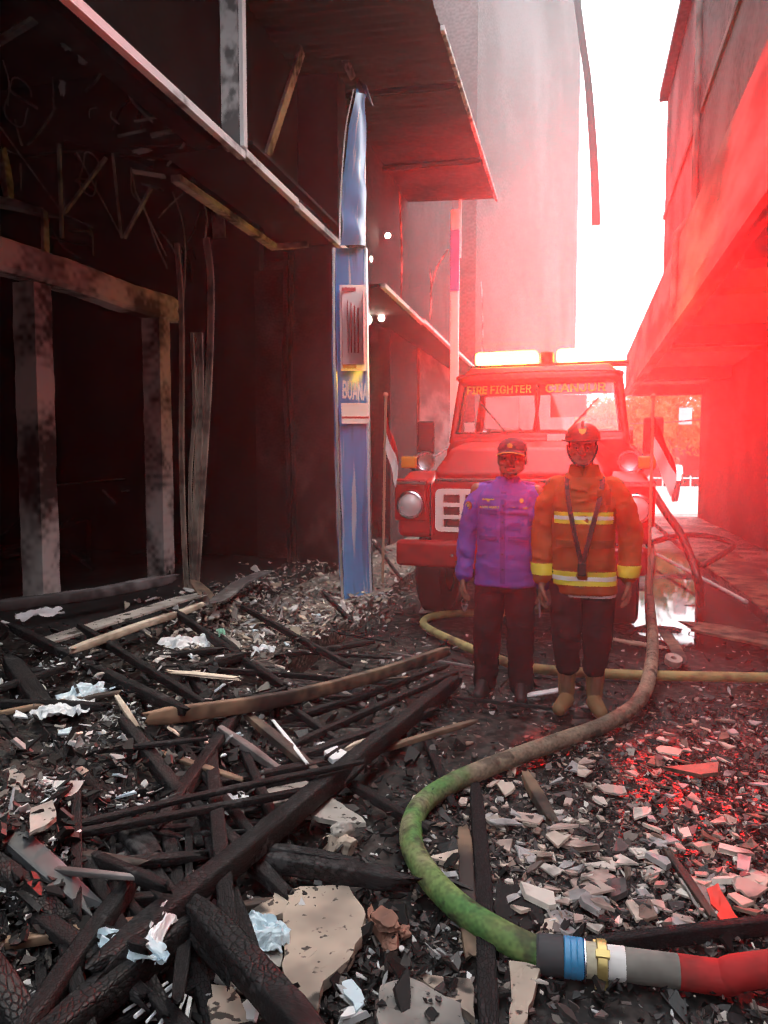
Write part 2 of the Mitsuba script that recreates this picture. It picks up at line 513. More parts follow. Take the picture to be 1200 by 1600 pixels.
# the next shop: eave, fascia wall, shop front walls
E2 = AX(569, 425, -2.3)
E3 = AX(742, 562, -2.3)
for a, b in ((8.62, 10.9), (10.93, 13.6), (13.65, 17.6)):
    part(B, "eave_strip", bar([-2.30, a, 3.63], [-2.30, b, 3.60], 0.06, 0.05), "eave_paint")
part(B, "canopy_sheet", box(-3.0, -2.33, 8.65, 17.6, 3.62, 3.66), "soot_facade")
part(B, "shop_front", box(-3.12, -2.92, 11.4, 13.4, STEP, 3.62), "soot_facade")
part(B, "shop_front", box(-3.05, -2.88, 13.42, 17.0, STEP, 3.62), "fascia_concrete")
part(B, "shop_front", box(-6.0, -3.12, 14.6, 14.8, STEP, 3.95), "soot_facade")
# upper awning of the next shop, with its edge strip
for a_, b_ in ((2.6, 5.0), (5.02, 8.6), (8.62, U1[1])):
    part(B, "upper_awning", corrugated([-1.42, a_, UZ + .03], [-1.42, b_, UZ + .03], [-3.2, b_, UZ + .12], [-3.2, a_, UZ + .12], int((b_ - a_) / .12), .013, .03, int(a_ + 50), 5), "soot_facade", smooth=40)
for y_ in (2.9, 4.2, 6.4, 8.6, 10.8):
    part(B, "awning_rafter", beam_mesh([-1.46, y_, UZ - .03], [-2.95, y_ + .05, UZ + .03], .06, .07, int(y_ * 10), .06, .1), "soot_black", smooth=40)
part(B, "awning_edge", bar([-1.40, U0[1], UZ + .015], [-1.40, U1[1], UZ], 0.04, 0.05), "post_paint")
# hanging cables in front of the facade
for (x0, y0, x1, y1, Yd) in ((624, 300, 627, 470, 11.0), (672, 420, 672, 500, 13.0), (752, 440, 753, 565, 16.0)):
    part(B, "hanging_cable", tube(catmull([AY(x0, y0, Yd), AY((x0 + x1) / 2 + 2, (y0 + y1) / 2, Yd), AY(x1, y1, Yd)], 4), 0.012, 6), "post_paint")
part(B, "hanging_cable", tube(catmull([AY(700, 390, 13.0), AY(682, 420, 13.0), AY(672, 460, 13.0)], 5), 0.012, 6), "post_paint")

# ---- farther left: pale plaster row fading in the smoke
F_ = thing("smoke_veiled_building", "tall pale building fading in smoke behind the fire engine", "building")
part(F_, "wall", prism([(-9, 17.7), (-2.45, 17.7), (-1.2, 25), (-0.27, 31), (-0.27, 34), (-9, 34)], 22.3), "far_plaster")

# ---- right: the concrete arcade
A = thing("concrete_arcade", "concrete arcade with beamed canopy along the right wall", "building")
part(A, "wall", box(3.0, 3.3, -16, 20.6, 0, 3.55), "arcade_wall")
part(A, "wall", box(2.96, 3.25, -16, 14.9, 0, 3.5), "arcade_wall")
part(A, "soffit", box(1.3, 3.3, -16, 20.6, 3.5, 3.6), "ceiling_panel")
part(A, "fascia", box(1.14, 1.30, -16, 20.6, 3.28, 4.3), "fascia_concrete")
part(A, "fascia_lip", box(1.09, 1.15, -16, 20.55, 3.22, 3.42), "fascia_concrete")
for yy in (2.2, 6.9, 11.6, 16.5, 20.3):
    part(A, "soffit_beam", box(1.31, 2.97, yy, yy + 0.32, 3.24, 3.5), "dark_beam")
    part(A, "soffit_rib", box(1.31, 2.97, yy + 2.3, yy + 2.4, 3.43, 3.5), "ceiling_panel")
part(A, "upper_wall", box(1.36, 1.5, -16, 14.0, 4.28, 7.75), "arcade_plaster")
part(A, "string_course", box(1.33, 1.4, -16, 14.0, 5.75, 5.83), "fascia_concrete")
part(A, "drain_pipe", tube([(1.30, 9.9, 7.7), (1.30, 9.9, 4.6), (1.10, 9.9, 4.35), (1.08, 9.9, 3.3)], .04, 10), "fascia_concrete", smooth=40)
part(A, "roof_edge", box(1.22, 1.5, -16, 14.0, 7.75, 7.87), "far_plaster")
part(A, "side_wall", box(1.5, 3.3, 13.9, 14.0, 3.6, 7.75), "far_plaster")
part(A, "back_wall", box(3.3, 3.5, -16, 20.6, 0, 7.0), "far_plaster")

RBD = thing("end_building", "sooty building closing the alley behind the photographer", "building")
part(RBD, "wall", box(-9.3, 3.6, -18.5, -18, 0, 8.0), "soot_facade")

_nx, _ny = 90, 110
_mx, _my = np.meshgrid(np.linspace(-5.2, 0.2, _nx), np.linspace(-1.6, 5.2, _ny), indexing="ij")
_mz = mound(_mx, _my) + (meshkit.fbm(np.stack([_mx * 11, _my * 11, _mx * 0], -1), 3, seed=21) - .5) * .05
_q = np.stack([_mx, _my, _mz], -1).reshape(-1, 3)
_i, _j = np.meshgrid(np.arange(_nx - 1), np.arange(_ny - 1), indexing="ij")
_a = (_i * _ny + _j).ravel()
struct("burnt_heap_ground", trimesh.Trimesh(_q, np.vstack([np.stack([_a, _a + _ny, _a + _ny + 1], 1), np.stack([_a, _a + _ny + 1, _a + 1], 1)]), process=False), "wet_ground", "black heap of ash and char burying the pavement edge", smooth=True)

# ------------------------------------------------------------------ the fire engine
def red_fn(p, n, uv):
    a = fbm(p.x * 5, p.y * 5, p.z * 5, 3)
    d = smoothstep(1.0, 0.5, p.z) * 0.5 + 0.12
    return mix((0.36, 0.010, 0.010), (0.10, 0.022, 0.018), smoothstep(0.45, 0.75, a) * d)


textured("red_paint", red_fn, 0.32, clearcoat=0.7, clearcoat_gloss=0.9)
plain("white_paint", (0.78, 0.77, 0.74), 0.4)
plain("black_rubber", (0.018, 0.017, 0.017), 0.75)
plain("black_metal", (0.02, 0.02, 0.021), 0.5)
scene["chrome"] = two({"type": "roughconductor", "material": "Cr", "alpha": 0.12})
scene["glass_pane"] = {"type": "thindielectric"}
plain("lamp_lens", (0.55, 0.56, 0.56), 0.12, specular=0.8, clearcoat=1.0)
plain("amber_lens", (0.75, 0.30, 0.03), 0.25, clearcoat=0.6)
plain("yellow_lettering", (0.62, 0.50, 0.04), 0.5)
plain("cab_inside", (0.12, 0.10, 0.09), 0.8)
plain("paper_white", (0.75, 0.74, 0.72), 0.8)

TR = mat4([-0.53, 6.40, 0.0], [math.cos(0.05), -math.sin(0.05), 0], [math.sin(0.05), math.cos(0.05), 0], [0, 0, 1])


def TL(m):
    m = m.copy()
    m.apply_transform(TR)
    return m


def hullpts(pts, r, n=16):
    r = np.broadcast_to(np.asarray(r, float), (len(pts),))
    return m3.Manifold.batch_hull([m3.Manifold.sphere(float(q), n).translate([float(c) for c in p]) for p, q in zip(pts, r)])


def mir(pts):
    return [p for q in pts for p in (q, (-q[0], q[1], q[2]))]


K = thing("fire_engine", "old red fire engine with white grille parked in the alley behind the two men", "fire engine")
_cut = m3.Manifold.cylinder(4, 0.60, 0.60, 48).rotate([0, 90, 0]).translate([-2, 0.98, 0.48])
# nose, hood, fenders
nose = m3.Manifold.cube([1.62, 1.2, 0.60]).translate([-0.81, 0.24, 0.72])
part(K, "nose_panel", TL(tri(hullpts(mir([(0.76, 0.27, 0.80), (0.76, 0.27, 1.33), (0.76, 1.3, 0.8), (0.76, 1.3, 1.33)]), 0.05))), "red_paint", smooth=40)
hood = hullpts(mir([(0.70, 0.38, 1.42), (0.60, 0.46, 1.58), (0.74, 0.9, 1.46), (0.60, 0.9, 1.63), (0.82, 1.62, 1.46), (0.60, 1.62, 1.66)]), 0.10, 24)
part(K, "hood", TL(tri(hood)), "red_paint", smooth=40)
part(K, "hood_seam", TL(tri(hullpts(mir([(0.755, 0.22, 1.372), (0.70, 0.22, 1.376)]), 0.014, 8))), "black_metal", smooth=40)
for s in (-1, 1):
    f = hullpts([(s * a, b, c) for a, b, c in ((0.80, 0.26, 0.90), (1.06, 0.26, 0.90), (0.80, 0.26, 1.32), (1.05, 0.26, 1.32), (0.80, 0.40, 1.40), (1.02, 0.40, 1.39), (0.8, 1.75, 0.85), (1.08, 1.75, 0.85), (0.8, 1.75, 1.36), (1.04, 1.75, 1.34))], 0.06, 20)
    fd = part(K, "fender", TL(tri(f - _cut)), "red_paint", smooth=40)
    # headlight: square bezel, chrome ring, lens
    hx, hz = s * 0.985, 1.165
    bez = tri(m3.Manifold.batch_hull([m3.Manifold.sphere(0.02, 12).translate([hx + a * 0.135, 0.195, hz + b]) for a in (-1, 1) for b in (-0.15, 0.20)]) - m3.Manifold.cylinder(1, 0.125, 0.125, 40, True).rotate([90, 0, 0]).translate([hx, 0.2, hz - 0.02]))
    hl = part(K, "headlight", TL(bez), "red_paint", smooth=35)
    ring = lathe([(0.108, -0.02), (0.128, -0.02), (0.134, 0.0), (0.128, 0.022), (0.112, 0.028), (0.108, 0.01)], 40)
    scene[hl + "__ring"] = mikit.ply(TL(moved(ring, (hx, 0.175, hz - 0.02), [("x", math.pi / 2)])), "chrome", smooth=40)
    lens = lathe([(0.0, 0.045), (0.05, 0.038), (0.09, 0.02), (0.112, -0.005), (0.112, -0.03), (0.0, -0.03)], 40)
    scene[hl + "__lens"] = mikit.ply(TL(moved(lens, (hx, 0.172, hz - 0.02), [("x", math.pi / 2)])), "lamp_lens", smooth=50)
    scene[hl + "__trim"] = mikit.ply(TL(box(hx - 0.15, hx + 0.15, 0.165, 0.185, hz + 0.17, hz + 0.195)), "chrome")
    # indicator and horn lamp on the fender
    part(K, "indicator_lamp", TL(moved(rbox(0.145, 0.07, 0.11, 0.015, 3), (s * 1.075, 0.45, 1.535))), "amber_lens", smooth=40)
    scene[numbered(K + "__indicator_stalk")] = mikit.ply(TL(tube([(s * 1.0, 0.5, 1.42), (s * 1.07, 0.46, 1.50)], 0.014, 8)), "black_metal", smooth=40)
    cup = lathe([(0.0, -0.10), (0.05, -0.09), (0.085, -0.05), (0.095, 0.0), (0.098, 0.012), (0.085, 0.012), (0.075, -0.03), (0.0, -0.045)], 36)
    part(K, "fender_lamp", TL(moved(cup, (s * 0.93, 0.50, 1.545), [("x", math.pi / 2)])), "chrome", smooth=40)
    # front wheel
    w = lathe([(0.26, -0.13), (0.42, -0.14), (0.47, -0.11), (0.475, 0.0), (0.47, 0.11), (0.42, 0.14), (0.26, 0.13)], 48)
    wh = part(K, "wheel", TL(moved(w, (s * 0.90, 0.98, 0.475), [("y", math.pi / 2)])), "black_rubber", smooth=40)
    rim = lathe([(0.0, -0.06), (0.12, -0.06), (0.2, -0.02), (0.265, -0.1), (0.265, 0.1), (0.2, 0.02), (0.12, 0.06), (0.0, 0.06)], 40)
    scene[wh + "__rim"] = mikit.ply(TL(moved(rim, (s * 0.90, 0.98, 0.475), [("y", math.pi / 2)])), "red_paint", smooth=40)
    w2 = part(K, "wheel", TL(moved(w, (s * 0.92, 4.9, 0.475), [("y", math.pi / 2)])), "black_rubber", smooth=40)
# bumper, bowed slightly
bp = tri(hullpts(mir([(1.05, 0.07, 0.63), (1.05, 0.07, 0.79), (0.6, 0.04, 0.63), (0.6, 0.04, 0.79), (1.06, 0.16, 0.63), (1.06, 0.16, 0.79)]), 0.035, 16))
part(K, "bumper", TL(bp), "red_paint", smooth=40)
part(K, "undercarriage", TL(cat_([box(-0.42, 0.42, 0.28, 5.6, 0.42, 0.74), box(-0.72, 0.72, 0.9, 1.06, 0.40, 0.52), box(-0.85, 0.85, 4.8, 5.0, 0.4, 0.55)])), "black_metal")
# white grille: outer frame, three rows
gr = m3.Manifold.batch_hull([m3.Manifold.cylinder(0.05, 0.05, 0.05, 24).rotate([90, 0, 0]).translate([a * 0.70, 0.225, b]) for a in (-1, 1) for b in (0.955, 1.245)])
xs = np.linspace(-0.70, 0.70, 8)
for i in range(7):
    for z0 in (0.945, 1.056, 1.167):
        gr = gr - tri_cut(xs[i] + 0.022, xs[i + 1] - 0.022, z0, z0 + 0.078) if False else gr - m3.Manifold.cube([xs[i + 1] - xs[i] - 0.044, 0.3, 0.076]).translate([xs[i] + 0.022, 0.05, z0])
part(K, "grille", TL(tri(gr)), "white_paint", smooth=30)
part(K, "grille_back", TL(box(-0.73, 0.73, 0.2185, 0.221, 0.92, 1.28)), "black_metal")
# cab: lower body, pillars, roof, two panes
part(K, "cab_body", TL(tri(hullpts(mir([(0.92, 1.62, 0.85), (0.92, 1.62, 1.66), (0.86, 1.60, 1.76), (0.92, 3.05, 0.85), (0.92, 3.05, 1.74)]), 0.05, 20) - m3.Manifold.cube([1.66, 1.3, 1.2]).translate([-0.83, 1.72, 1.1]))), "red_paint", smooth=35)
roof = hullpts(mir([(0.78, 1.66, 2.42), (0.70, 1.70, 2.50), (0.80, 2.98, 2.42), (0.70, 2.95, 2.52)]), 0.06, 20)
roof = roof - m3.Manifold.cube([1.5, 1.25, 0.6]).translate([-0.75, 1.72, 1.9])
part(K, "cab_roof", TL(tri(roof)), "red_paint", smooth=35)
wz0, wz1, wy0, wy1 = 1.85, 2.37, 1.60, 1.68
for s in (-1, 1):
    part(K, "windscreen_pillar", TL(tri(hullpts([(s * 0.90, 1.62, 1.76), (s * 0.815, 1.70, 2.43), (s * 0.90, 1.74, 1.76), (s * 0.815, 1.80, 2.43)], 0.045, 16))), "red_paint", smooth=35)
    part(K, "rear_pillar", TL(tri(hullpts([(s * 0.90, 3.03, 1.74), (s * 0.80, 3.0, 2.45)], 0.05, 12))), "red_paint", smooth=35)
part(K, "windscreen_sill", TL(tri(hullpts(mir([(0.88, 1.60, 1.78), (0.88, 1.61, 1.83)]), 0.025, 12))), "red_paint", smooth=35)
part(K, "windscreen_divider", TL(bar((0, 1.605, 1.82), (0, 1.69, 2.43), 0.035, 0.03)), "black_rubber")
for s in (-1, 1):
    pane = trimesh.Trimesh([(s * 0.02, wy0 + .015, wz0 - .01), (s * 0.86, wy0 + .015, wz0 - .01), (s * 0.80, wy1 + .005, wz1 + .04), (s * 0.02, wy1 + .005, wz1 + .04)], [[0, 1, 2], [0, 2, 3]], process=False)
    pk = part(K, "windscreen", TL(pane), "glass_pane")
    loop = [(s * 0.03, wy0, wz0), (s * 0.80, wy0, wz0), (s * 0.845, wy0 + .008, wz0 + .05), (s * 0.785, wy1 - .01, wz1 - .02), (s * 0.75, wy1, wz1 + .02), (s * 0.03, wy1, wz1 + .02), (s * 0.03, wy0, wz0)]
    scene[pk + "__seal"] = mikit.ply(TL(tube(catmull(loop, 4), 0.014, 6)), "black_rubber", smooth=40)
    txt = meshkit.text_mesh("FIRE FIGHTER" if s < 0 else "CIANJUR", 0.085, 0.003, True)
    wd = txt.bounds[1][0]
    scl = 0.70 / wd if s < 0 else 0.62 / wd
    txt.apply_scale([scl, min(1.0, scl * 1.25), 1])
    ang = math.atan2(wz1 - wz0, wy1 - wy0)
    x0 = -0.765 if s < 0 else 0.075
    zz = 2.275
    yy = wy0 + (wy1 - wy0) * (zz - wz0) / (wz1 - wz0)
    scene[pk + "__lettering"] = mikit.ply(TL(moved(txt, (x0, yy - 0.012, zz), [("x", ang)])), "yellow_lettering")
# inside: dashboard, steering wheel, seat back, papers behind the glass
part(K, "dashboard", TL(box(-0.82, 0.82, 1.68, 1.95, 1.62, 1.84)), "cab_inside")
th = np.linspace(0, 2 * np.pi, 33)
sw = tube(np.stack([-0.42 + 0.21 * np.cos(th), 2.12 + 0.07 * np.sin(th), 1.80 + 0.19 * np.sin(th)], 1), 0.014, 8, caps=False)
sp = cat_([sw, tube([(-0.62, 2.12, 1.80), (-0.22, 2.12, 1.80)], 0.012, 6), tube([(-0.42, 2.14, 1.8), (-0.42, 1.9, 1.6)], 0.02, 8)])
part(K, "steering_wheel", TL(sp), "black_metal", smooth=40)
part(K, "seat_back", TL(moved(rbox(1.5, 0.14, 0.42, 0.05, 4), (0, 2.88, 1.72))), "cab_inside", smooth=40)
part(K, "paper_notice", TL(box(-0.56, -0.20, 1.695, 1.70, 1.90, 2.24)), "paper_white")
part(K, "paper_notice", TL(box(-0.79, -0.68, 1.675, 1.68, 1.86, 1.97)), "paper_white")
part(K, "sun_visor", TL(box(0.12, 0.50, 1.85, 1.865, 2.02, 2.26)), "cab_inside")
# rear body: low tank with rails, hose reel boxes
part(K, "tank_body", TL(moved(rbox(2.1, 3.6, 0.95, 0.08, 5), (0, 5.0, 1.28))), "red_paint", smooth=40)
for s in (-1, 1):
    part(K, "tank_rail", TL(cat_([tube([(s * 0.98, 3.3, 1.95), (s * 0.98, 6.7, 1.95)], 0.025, 8)] + [tube([(s * 0.98, y, 1.74), (s * 0.98, y, 1.95)], 0.02, 8) for y in (3.4, 4.5, 5.6, 6.6)])), "chrome", smooth=40)
# mirrors
for s in (-1, 1):
    mk = part(K, "mirror", TL(moved(rbox(0.19, 0.06, 0.36, 0.028, 4), (s * 1.16, 1.42, 1.80))), "black_rubber", smooth=40)
    scene[mk + "__bracket"] = mikit.ply(TL(tube(catmull([(s * 0.95, 1.62, 1.70), (s * 1.08, 1.48, 1.60), (s * 1.16, 1.45, 1.64)], 5), 0.011, 6)), "chrome", smooth=40)
# beacon bar
part(K, "beacon_base", TL(box(-0.76, 0.92, 1.86, 2.12, 2.575, 2.605)), "black_metal")
for x in (-0.6, 0.0, 0.6):
    part(K, "beacon_foot", TL(box(x - 0.03, x + 0.03, 1.92, 2.06, 2.55, 2.58)), "black_metal")
part(K, "siren_horn", TL(cat_([moved(rbox(0.14, 0.2, 0.13, 0.025, 3), (0.07, 1.98, 2.672)), moved(lathe([(0.0, -.02), (0.035, -.02), (0.055, 0.05), (0.05, 0.05), (0.0, 0.0)], 24), (0.07, 1.90, 2.67), [("x", math.pi / 2)])])), "black_metal", smooth=40)
def beacon(x0, x1, col, label):
    m = moved(rbox(x1 - x0, 0.24, 0.15, 0.05, 4), ((x0 + x1) / 2, 1.98, 2.683))
    k = part(K, "beacon", TL(m), None, smooth=40, label=label, emitter={"type": "area", "radiance": rgb(*col)})
beacon(-0.72, -0.03, AMBER, "lit amber beacon lens on the cab roof")
beacon(0.17, 0.88, RED, "lit red beacon lens on the cab roof")
# the turning reflector inside the beacon throws its red beam forward, just now towards the alley's arcade side
for i, x in enumerate((0.25, 0.53, 0.80)):
    _bo = (TR @ np.array([x, 1.84, 2.70, 1]))[:3]
    scene[f"beacon_beam_{i}"] = {"type": "spot", "to_world": T().look_at(origin=_bo.tolist(), target=[1.9, 0.0, 3.5], up=[0, 0, 1]), "intensity": rgb(*BEAM), "cutoff_angle": 43, "beam_width": 14, "sampling_weight": 1.0}
# the reflector is a twin one: its other beam goes back and up into the smoke behind the engine
_bo = (TR @ np.array([0.5, 2.12, 2.70, 1]))[:3]
scene["beacon_beam_back"] = {"type": "spot", "to_world": T().look_at(origin=_bo.tolist(), target=(_bo + [-1.2, 9, 5.5]).tolist(), up=[0, 0, 1]), "intensity": rgb(BEAM[0] * 3, .15, .4), "cutoff_angle": 46, "beam_width": 14, "sampling_weight": 0.7}
for s in (-1, 1):
    part(K, "wiper", TL(tube([(s * .30, 1.575, 1.83), (s * .50, 1.60, 2.06), (s * .62, 1.615, 2.20)], .008, 6)), "black_rubber")
    part(K, "hood_vent", TL(box(s * .875 - .004, s * .875 + .004, .95, 1.35, 1.40, 1.46)), "black_metal")
    part(K, "hood_latch", TL(moved(rbox(.03, .05, .06, .008, 3), (s * .77, 0.9, 1.38))), "chrome", smooth=40)
    part(K, "tow_hook", TL(tube(catmull([(s * .5, .12, .60), (s * .5, .02, .56), (s * .5, -.03, .60), (s * .5, .0, .66)], 5), .016, 8)), "black_metal", smooth=40)
for x in (-.55, -.2, .2, .55):
    part(K, "bumper_bolt", TL(moved(lathe([(0, .012), (.012, .01), (.018, 0), (0, 0)], 12), (x, .010, .71), [("x", math.pi / 2)])), "chrome", smooth=40)
part(K, "bonnet_seam", TL(tube([(0, .345, 1.49), (0, .42, 1.672), (0, .9, 1.735), (0, 1.55, 1.762)], .006, 6)), "black_metal", smooth=40)
for s in (-1, 1):
    part(K, "fender_seam", TL(tube([(s * .80, .195, .86), (s * .80, .195, 1.34)], .006, 6)), "black_metal", smooth=40)
    part(K, "step_plate", TL(box(s * .98 - .12, s * .98 + .12, 1.8, 2.9, .55, .60)), "black_metal")
part(K, "hood_ornament", TL(moved(rbox(.05, .05, .03, .01, 3), (0, .42, 1.685))), "chrome", smooth=40)
part(K, "bonnet_trim", TL(tube([(-.62, .40, 1.50), (.62, .40, 1.50)], .010, 8)), "chrome", smooth=40)
part(K, "roof_gutter", TL(tube(catmull([(-.86, 2.95, 2.40), (-.85, 1.75, 2.42), (-.78, 1.60, 2.47), (0, 1.575, 2.49), (.78, 1.60, 2.47), (.85, 1.75, 2.42), (.86, 2.95, 2.40)], 5), .012, 8)), "red_paint", smooth=40)
part(K, "cowl_plate", TL(bar((.12, 1.56, 1.795), (.52, 1.56, 1.795), .02, .07)), "white_paint")

# ------------------------------------------------------------------ flags on the bumper ends
plain("flag_red", (0.50, 0.012, 0.015), 0.8)
plain("flag_white", (0.75, 0.73, 0.72), 0.8)
plain("varnished_wood", (0.30, 0.22, 0.15), 0.6)


def flag(x, y, ztop, s, label, w=0.20, drop=0.5, mirrored=1):
    k = thing("flag", label, "flag", "red and white flags on the bumper ends")
    part(k, "pole", tube([(x, y, 0.45), (x + 0.03 * s, y, ztop)], 0.013, 8), "varnished_wood", smooth=40)
    part(k, "finial", moved(trimesh.creation.icosphere(2, 0.022), (x + 0.03 * s, y, ztop + 0.015)), "varnished_wood", smooth=True)
    # a limp cloth: red half above, white half below, hanging folded against the pole
    nu, nv = 14, 18
    u, v = np.meshgrid(np.linspace(0, 1, nu), np.linspace(0, 1, nv), indexing="ij")
    X = x + 0.02 * s + mirrored * (u * w * (1 - 0.25 * v) * (0.45 + 0.75 * v * (1.35 - v)))
    Z = ztop - 0.12 - v * drop * (0.62 + 0.0 * u) - u * (0.30 + 0.08 * v)
    Yc = y + 0.035 * np.sin(u * 9 + v * 3) * (0.3 + u)
    p = np.stack([X, Yc, Z], -1)
    def cloth(i0, i1):
        q = p[:, i0:i1 + 1].reshape(-1, 3)
        n = i1 - i0 + 1
        i, j = np.meshgrid(np.arange(nu - 1), np.arange(n - 1), indexing="ij")
        a = (i * n + j).ravel()
        f = np.vstack([np.stack([a, a + n, a + n + 1], 1), np.stack([a, a + n + 1, a + 1], 1)])
        th_ = np.concatenate([q + [0, 0.002, 0], q - [0, 0.002, 0]])
        return trimesh.Trimesh(th_, np.vstack([f, f[:, ::-1] + len(q)]), process=False)
    part(k, "red_stripe", cloth(0, nv // 2), "flag_red", smooth=True)
    part(k, "white_stripe", cloth(nv // 2, nv - 1), "flag_white", smooth=True)


flag(-1.70, 6.36, 2.12, 1, "red and white flag on a pole at the headlight side of the bumper")
flag(0.57, 6.40, 2.06, 0, "red and white flag on a pole beside the black mirror", w=0.28, drop=0.5)

# ------------------------------------------------------------------ the two men
def skin_fn(p, n, uv):
    return mix((0.165, 0.088, 0.056), (0.22, 0.12, 0.08), noise(p.x * 30, p.y * 30, p.z * 30))


textured("skin", skin_fn, 0.5)


def weave(p, n, uv):
    w = fbm(p.x * 5, p.y * 5, p.z * 5, 2)
    r = 1 - dr.abs(noise(p.x * 11 + w * 3, p.y * 11, p.z * 15 + w * 5) - 0.5) * 2
    return r * r * 0.5 + fbm(p.x * 22, p.y * 22, p.z * 18, 2) * 0.25 + 0.05 * noise(p.x * 260, p.y * 260, p.z * 260)


def cloth_mat(name, a, b, rough=0.85):
    def fn(p, n, uv):
        return mix(a, b, fbm(p.x * 6, p.y * 6, p.z * 6, 3))
    textured(name, fn, rough, weave, 0.03, sheen=0.3)


cloth_mat("violet_cloth", (0.105, 0.060, 0.34), (0.14, 0.085, 0.42))
cloth_mat("violet_seam", (0.07, 0.04, 0.24), (0.09, 0.055, 0.29))
cloth_mat("orange_seam", (0.22, 0.05, 0.012), (0.28, 0.075, 0.02))
cloth_mat("dark_trousers", (0.006, 0.005, 0.007), (0.010, 0.009, 0.011))
cloth_mat("orange_coat", (0.34, 0.062, 0.014), (0.44, 0.095, 0.022))
plain("cap_cloth", (0.03, 0.022, 0.03), 0.85)
plain("hair_black", (0.012, 0.01, 0.009), 0.6)
plain("eye_white", (0.22, 0.20, 0.19), 0.35)
plain("lip", (0.22, 0.09, 0.075), 0.5)
plain("black_boot", (0.02, 0.018, 0.018), 0.5)
plain("tan_boot", (0.25, 0.14, 0.065), 0.65)
plain("yellow_thread", (0.62, 0.48, 0.12), 0.7)
plain("band_red", (0.45, 0.05, 0.03), 0.7)
plain("band_yellow", (0.78, 0.66, 0.06), 0.5)
plain("band_silver", (0.72, 0.72, 0.66), 0.35)
plain("white_cloth", (0.72, 0.70, 0.70), 0.85)
plain("helmet_shell", (0.10, 0.05, 0.04), 0.35, clearcoat=0.5)
plain("strap_black", (0.02, 0.018, 0.018), 0.7)


def chain(pts, rad, n=14):
    out = m3.Manifold()
    for a, b, r0, r1 in zip(pts[:-1], pts[1:], rad[:-1], rad[1:]):
        out = out + hullpts([a, b], [r0, r1], n)
    return out


def ell(c, r, n=20):
    return m3.Manifold.sphere(1.0, n).scale([float(x) for x in r]).translate([float(x) for x in c])


def smooth_body(man, edge=0.02, it=12, fold=0.0, seed=0, freq=(9, 9, 16)):
    mm = tri(man.refine_to_length(edge))
    mm = trimesh.Trimesh(mm.vertices, mm.faces, process=True)
    trimesh.smoothing.filter_taubin(mm, lamb=0.5, nu=0.53, iterations=it)
    if fold:
        n = mm.vertex_normals
        f = meshkit.fbm(mm.vertices * np.array(freq) + seed * 7.7, 3, seed=seed)
        r = 1 - np.abs(f - 0.5) * 4
        mm = trimesh.Trimesh(mm.vertices + n * (r * fold)[:, None], mm.faces, process=False)
    return mm


def loft_torso(rings, n=36):
    """rings: (z, rx, ry, cx, cy); a closed rounded trunk."""
    v, f = [], []
    a = np.arange(n) * 2 * np.pi / n
    for z, rx, ry, cx, cy in rings:
        c, s = np.cos(a), np.sin(a)
        v.append(np.stack([cx + rx * np.sign(c) * np.abs(c) ** 0.8, cy + ry * np.sign(s) * np.abs(s) ** 0.8, np.full(n, z)], 1))
    k = len(rings)
    j = np.arange(n)
    for i in range(k - 1):
        q = i * n
        f += [np.stack([q + j, q + (j + 1) % n, q + n + (j + 1) % n], 1), np.stack([q + j, q + n + (j + 1) % n, q + n + j], 1)]
    v = np.vstack(v + [[[rings[0][3], rings[0][4], rings[0][0]]], [[rings[-1][3], rings[-1][4], rings[-1][0]]]])
    f += [np.stack([np.full(n, k * n), (j + 1) % n, j], 1), np.stack([np.full(n, k * n + 1), (k - 1) * n + j, (k - 1) * n + (j + 1) % n], 1)]
    m = m3.Manifold(m3.Mesh(np.asarray(v, np.float32), np.vstack(f).astype(np.uint32)))
    return m


def hand(w, s, curl=0.5, k=1.0, ahead=0.0):
    """A hanging hand from the wrist w; s = -1 the person's hand at smaller x. Back of the hand outwards, thumb forward (-y)."""
    w = np.asarray(w, float)
    dn = np.array([0.05 * s, -0.10 - ahead, -1.0])
    dn /= np.linalg.norm(dn)
    fwd_ = np.array([0, -1.0, 0.0])
    fwd_ -= dn * (fwd_ @ dn)
    fwd_ /= np.linalg.norm(fwd_)
    inn = np.cross(dn, fwd_)
    inn *= -s * np.sign(inn[0])
    palm = []
    for a, b in ((0.008, -0.022), (0.008, 0.022), (0.085, -0.036), (0.082, 0.036)):
        palm.append(w + dn * a * k + fwd_ * b * k)
    man = hullpts(palm, [0.016 * k, 0.016 * k, 0.0125 * k, 0.0125 * k], 12)
    for q, (off, ln) in enumerate(((-0.033, 0.058), (-0.011, 0.072), (0.012, 0.076), (0.034, 0.068))):
        p0 = w + dn * 0.083 * k + fwd_ * off * k
        c1, c2, c3 = curl * (0.35 + 0.06 * (3 - q)), curl * (0.95 + 0.07 * (3 - q)), curl * 1.45
        pts = [p0]
        for c, L in ((c1, 0.42), (c2, 0.32), (c3, 0.26)):
            pts.append(pts[-1] + (dn * math.cos(c) + inn * math.sin(c)) * ln * L * k)
        man = man + chain(pts, [0.0098 * k, 0.0093 * k, 0.0086 * k, 0.0075 * k], 10)
    t0 = w + dn * 0.025 * k + fwd_ * 0.030 * k
    t1 = t0 + (dn * 0.62 + fwd_ * 0.62 + inn * 0.3) * 0.036 * k
    t2 = t1 + (dn * 0.85 + fwd_ * 0.22 + inn * 0.42) * 0.030 * k
    t3 = t2 + (dn * 0.90 + inn * 0.5) * 0.024 * k
    return man + chain([t0, t1, t2, t3], [0.016 * k, 0.0125 * k, 0.011 * k, 0.009 * k], 10)


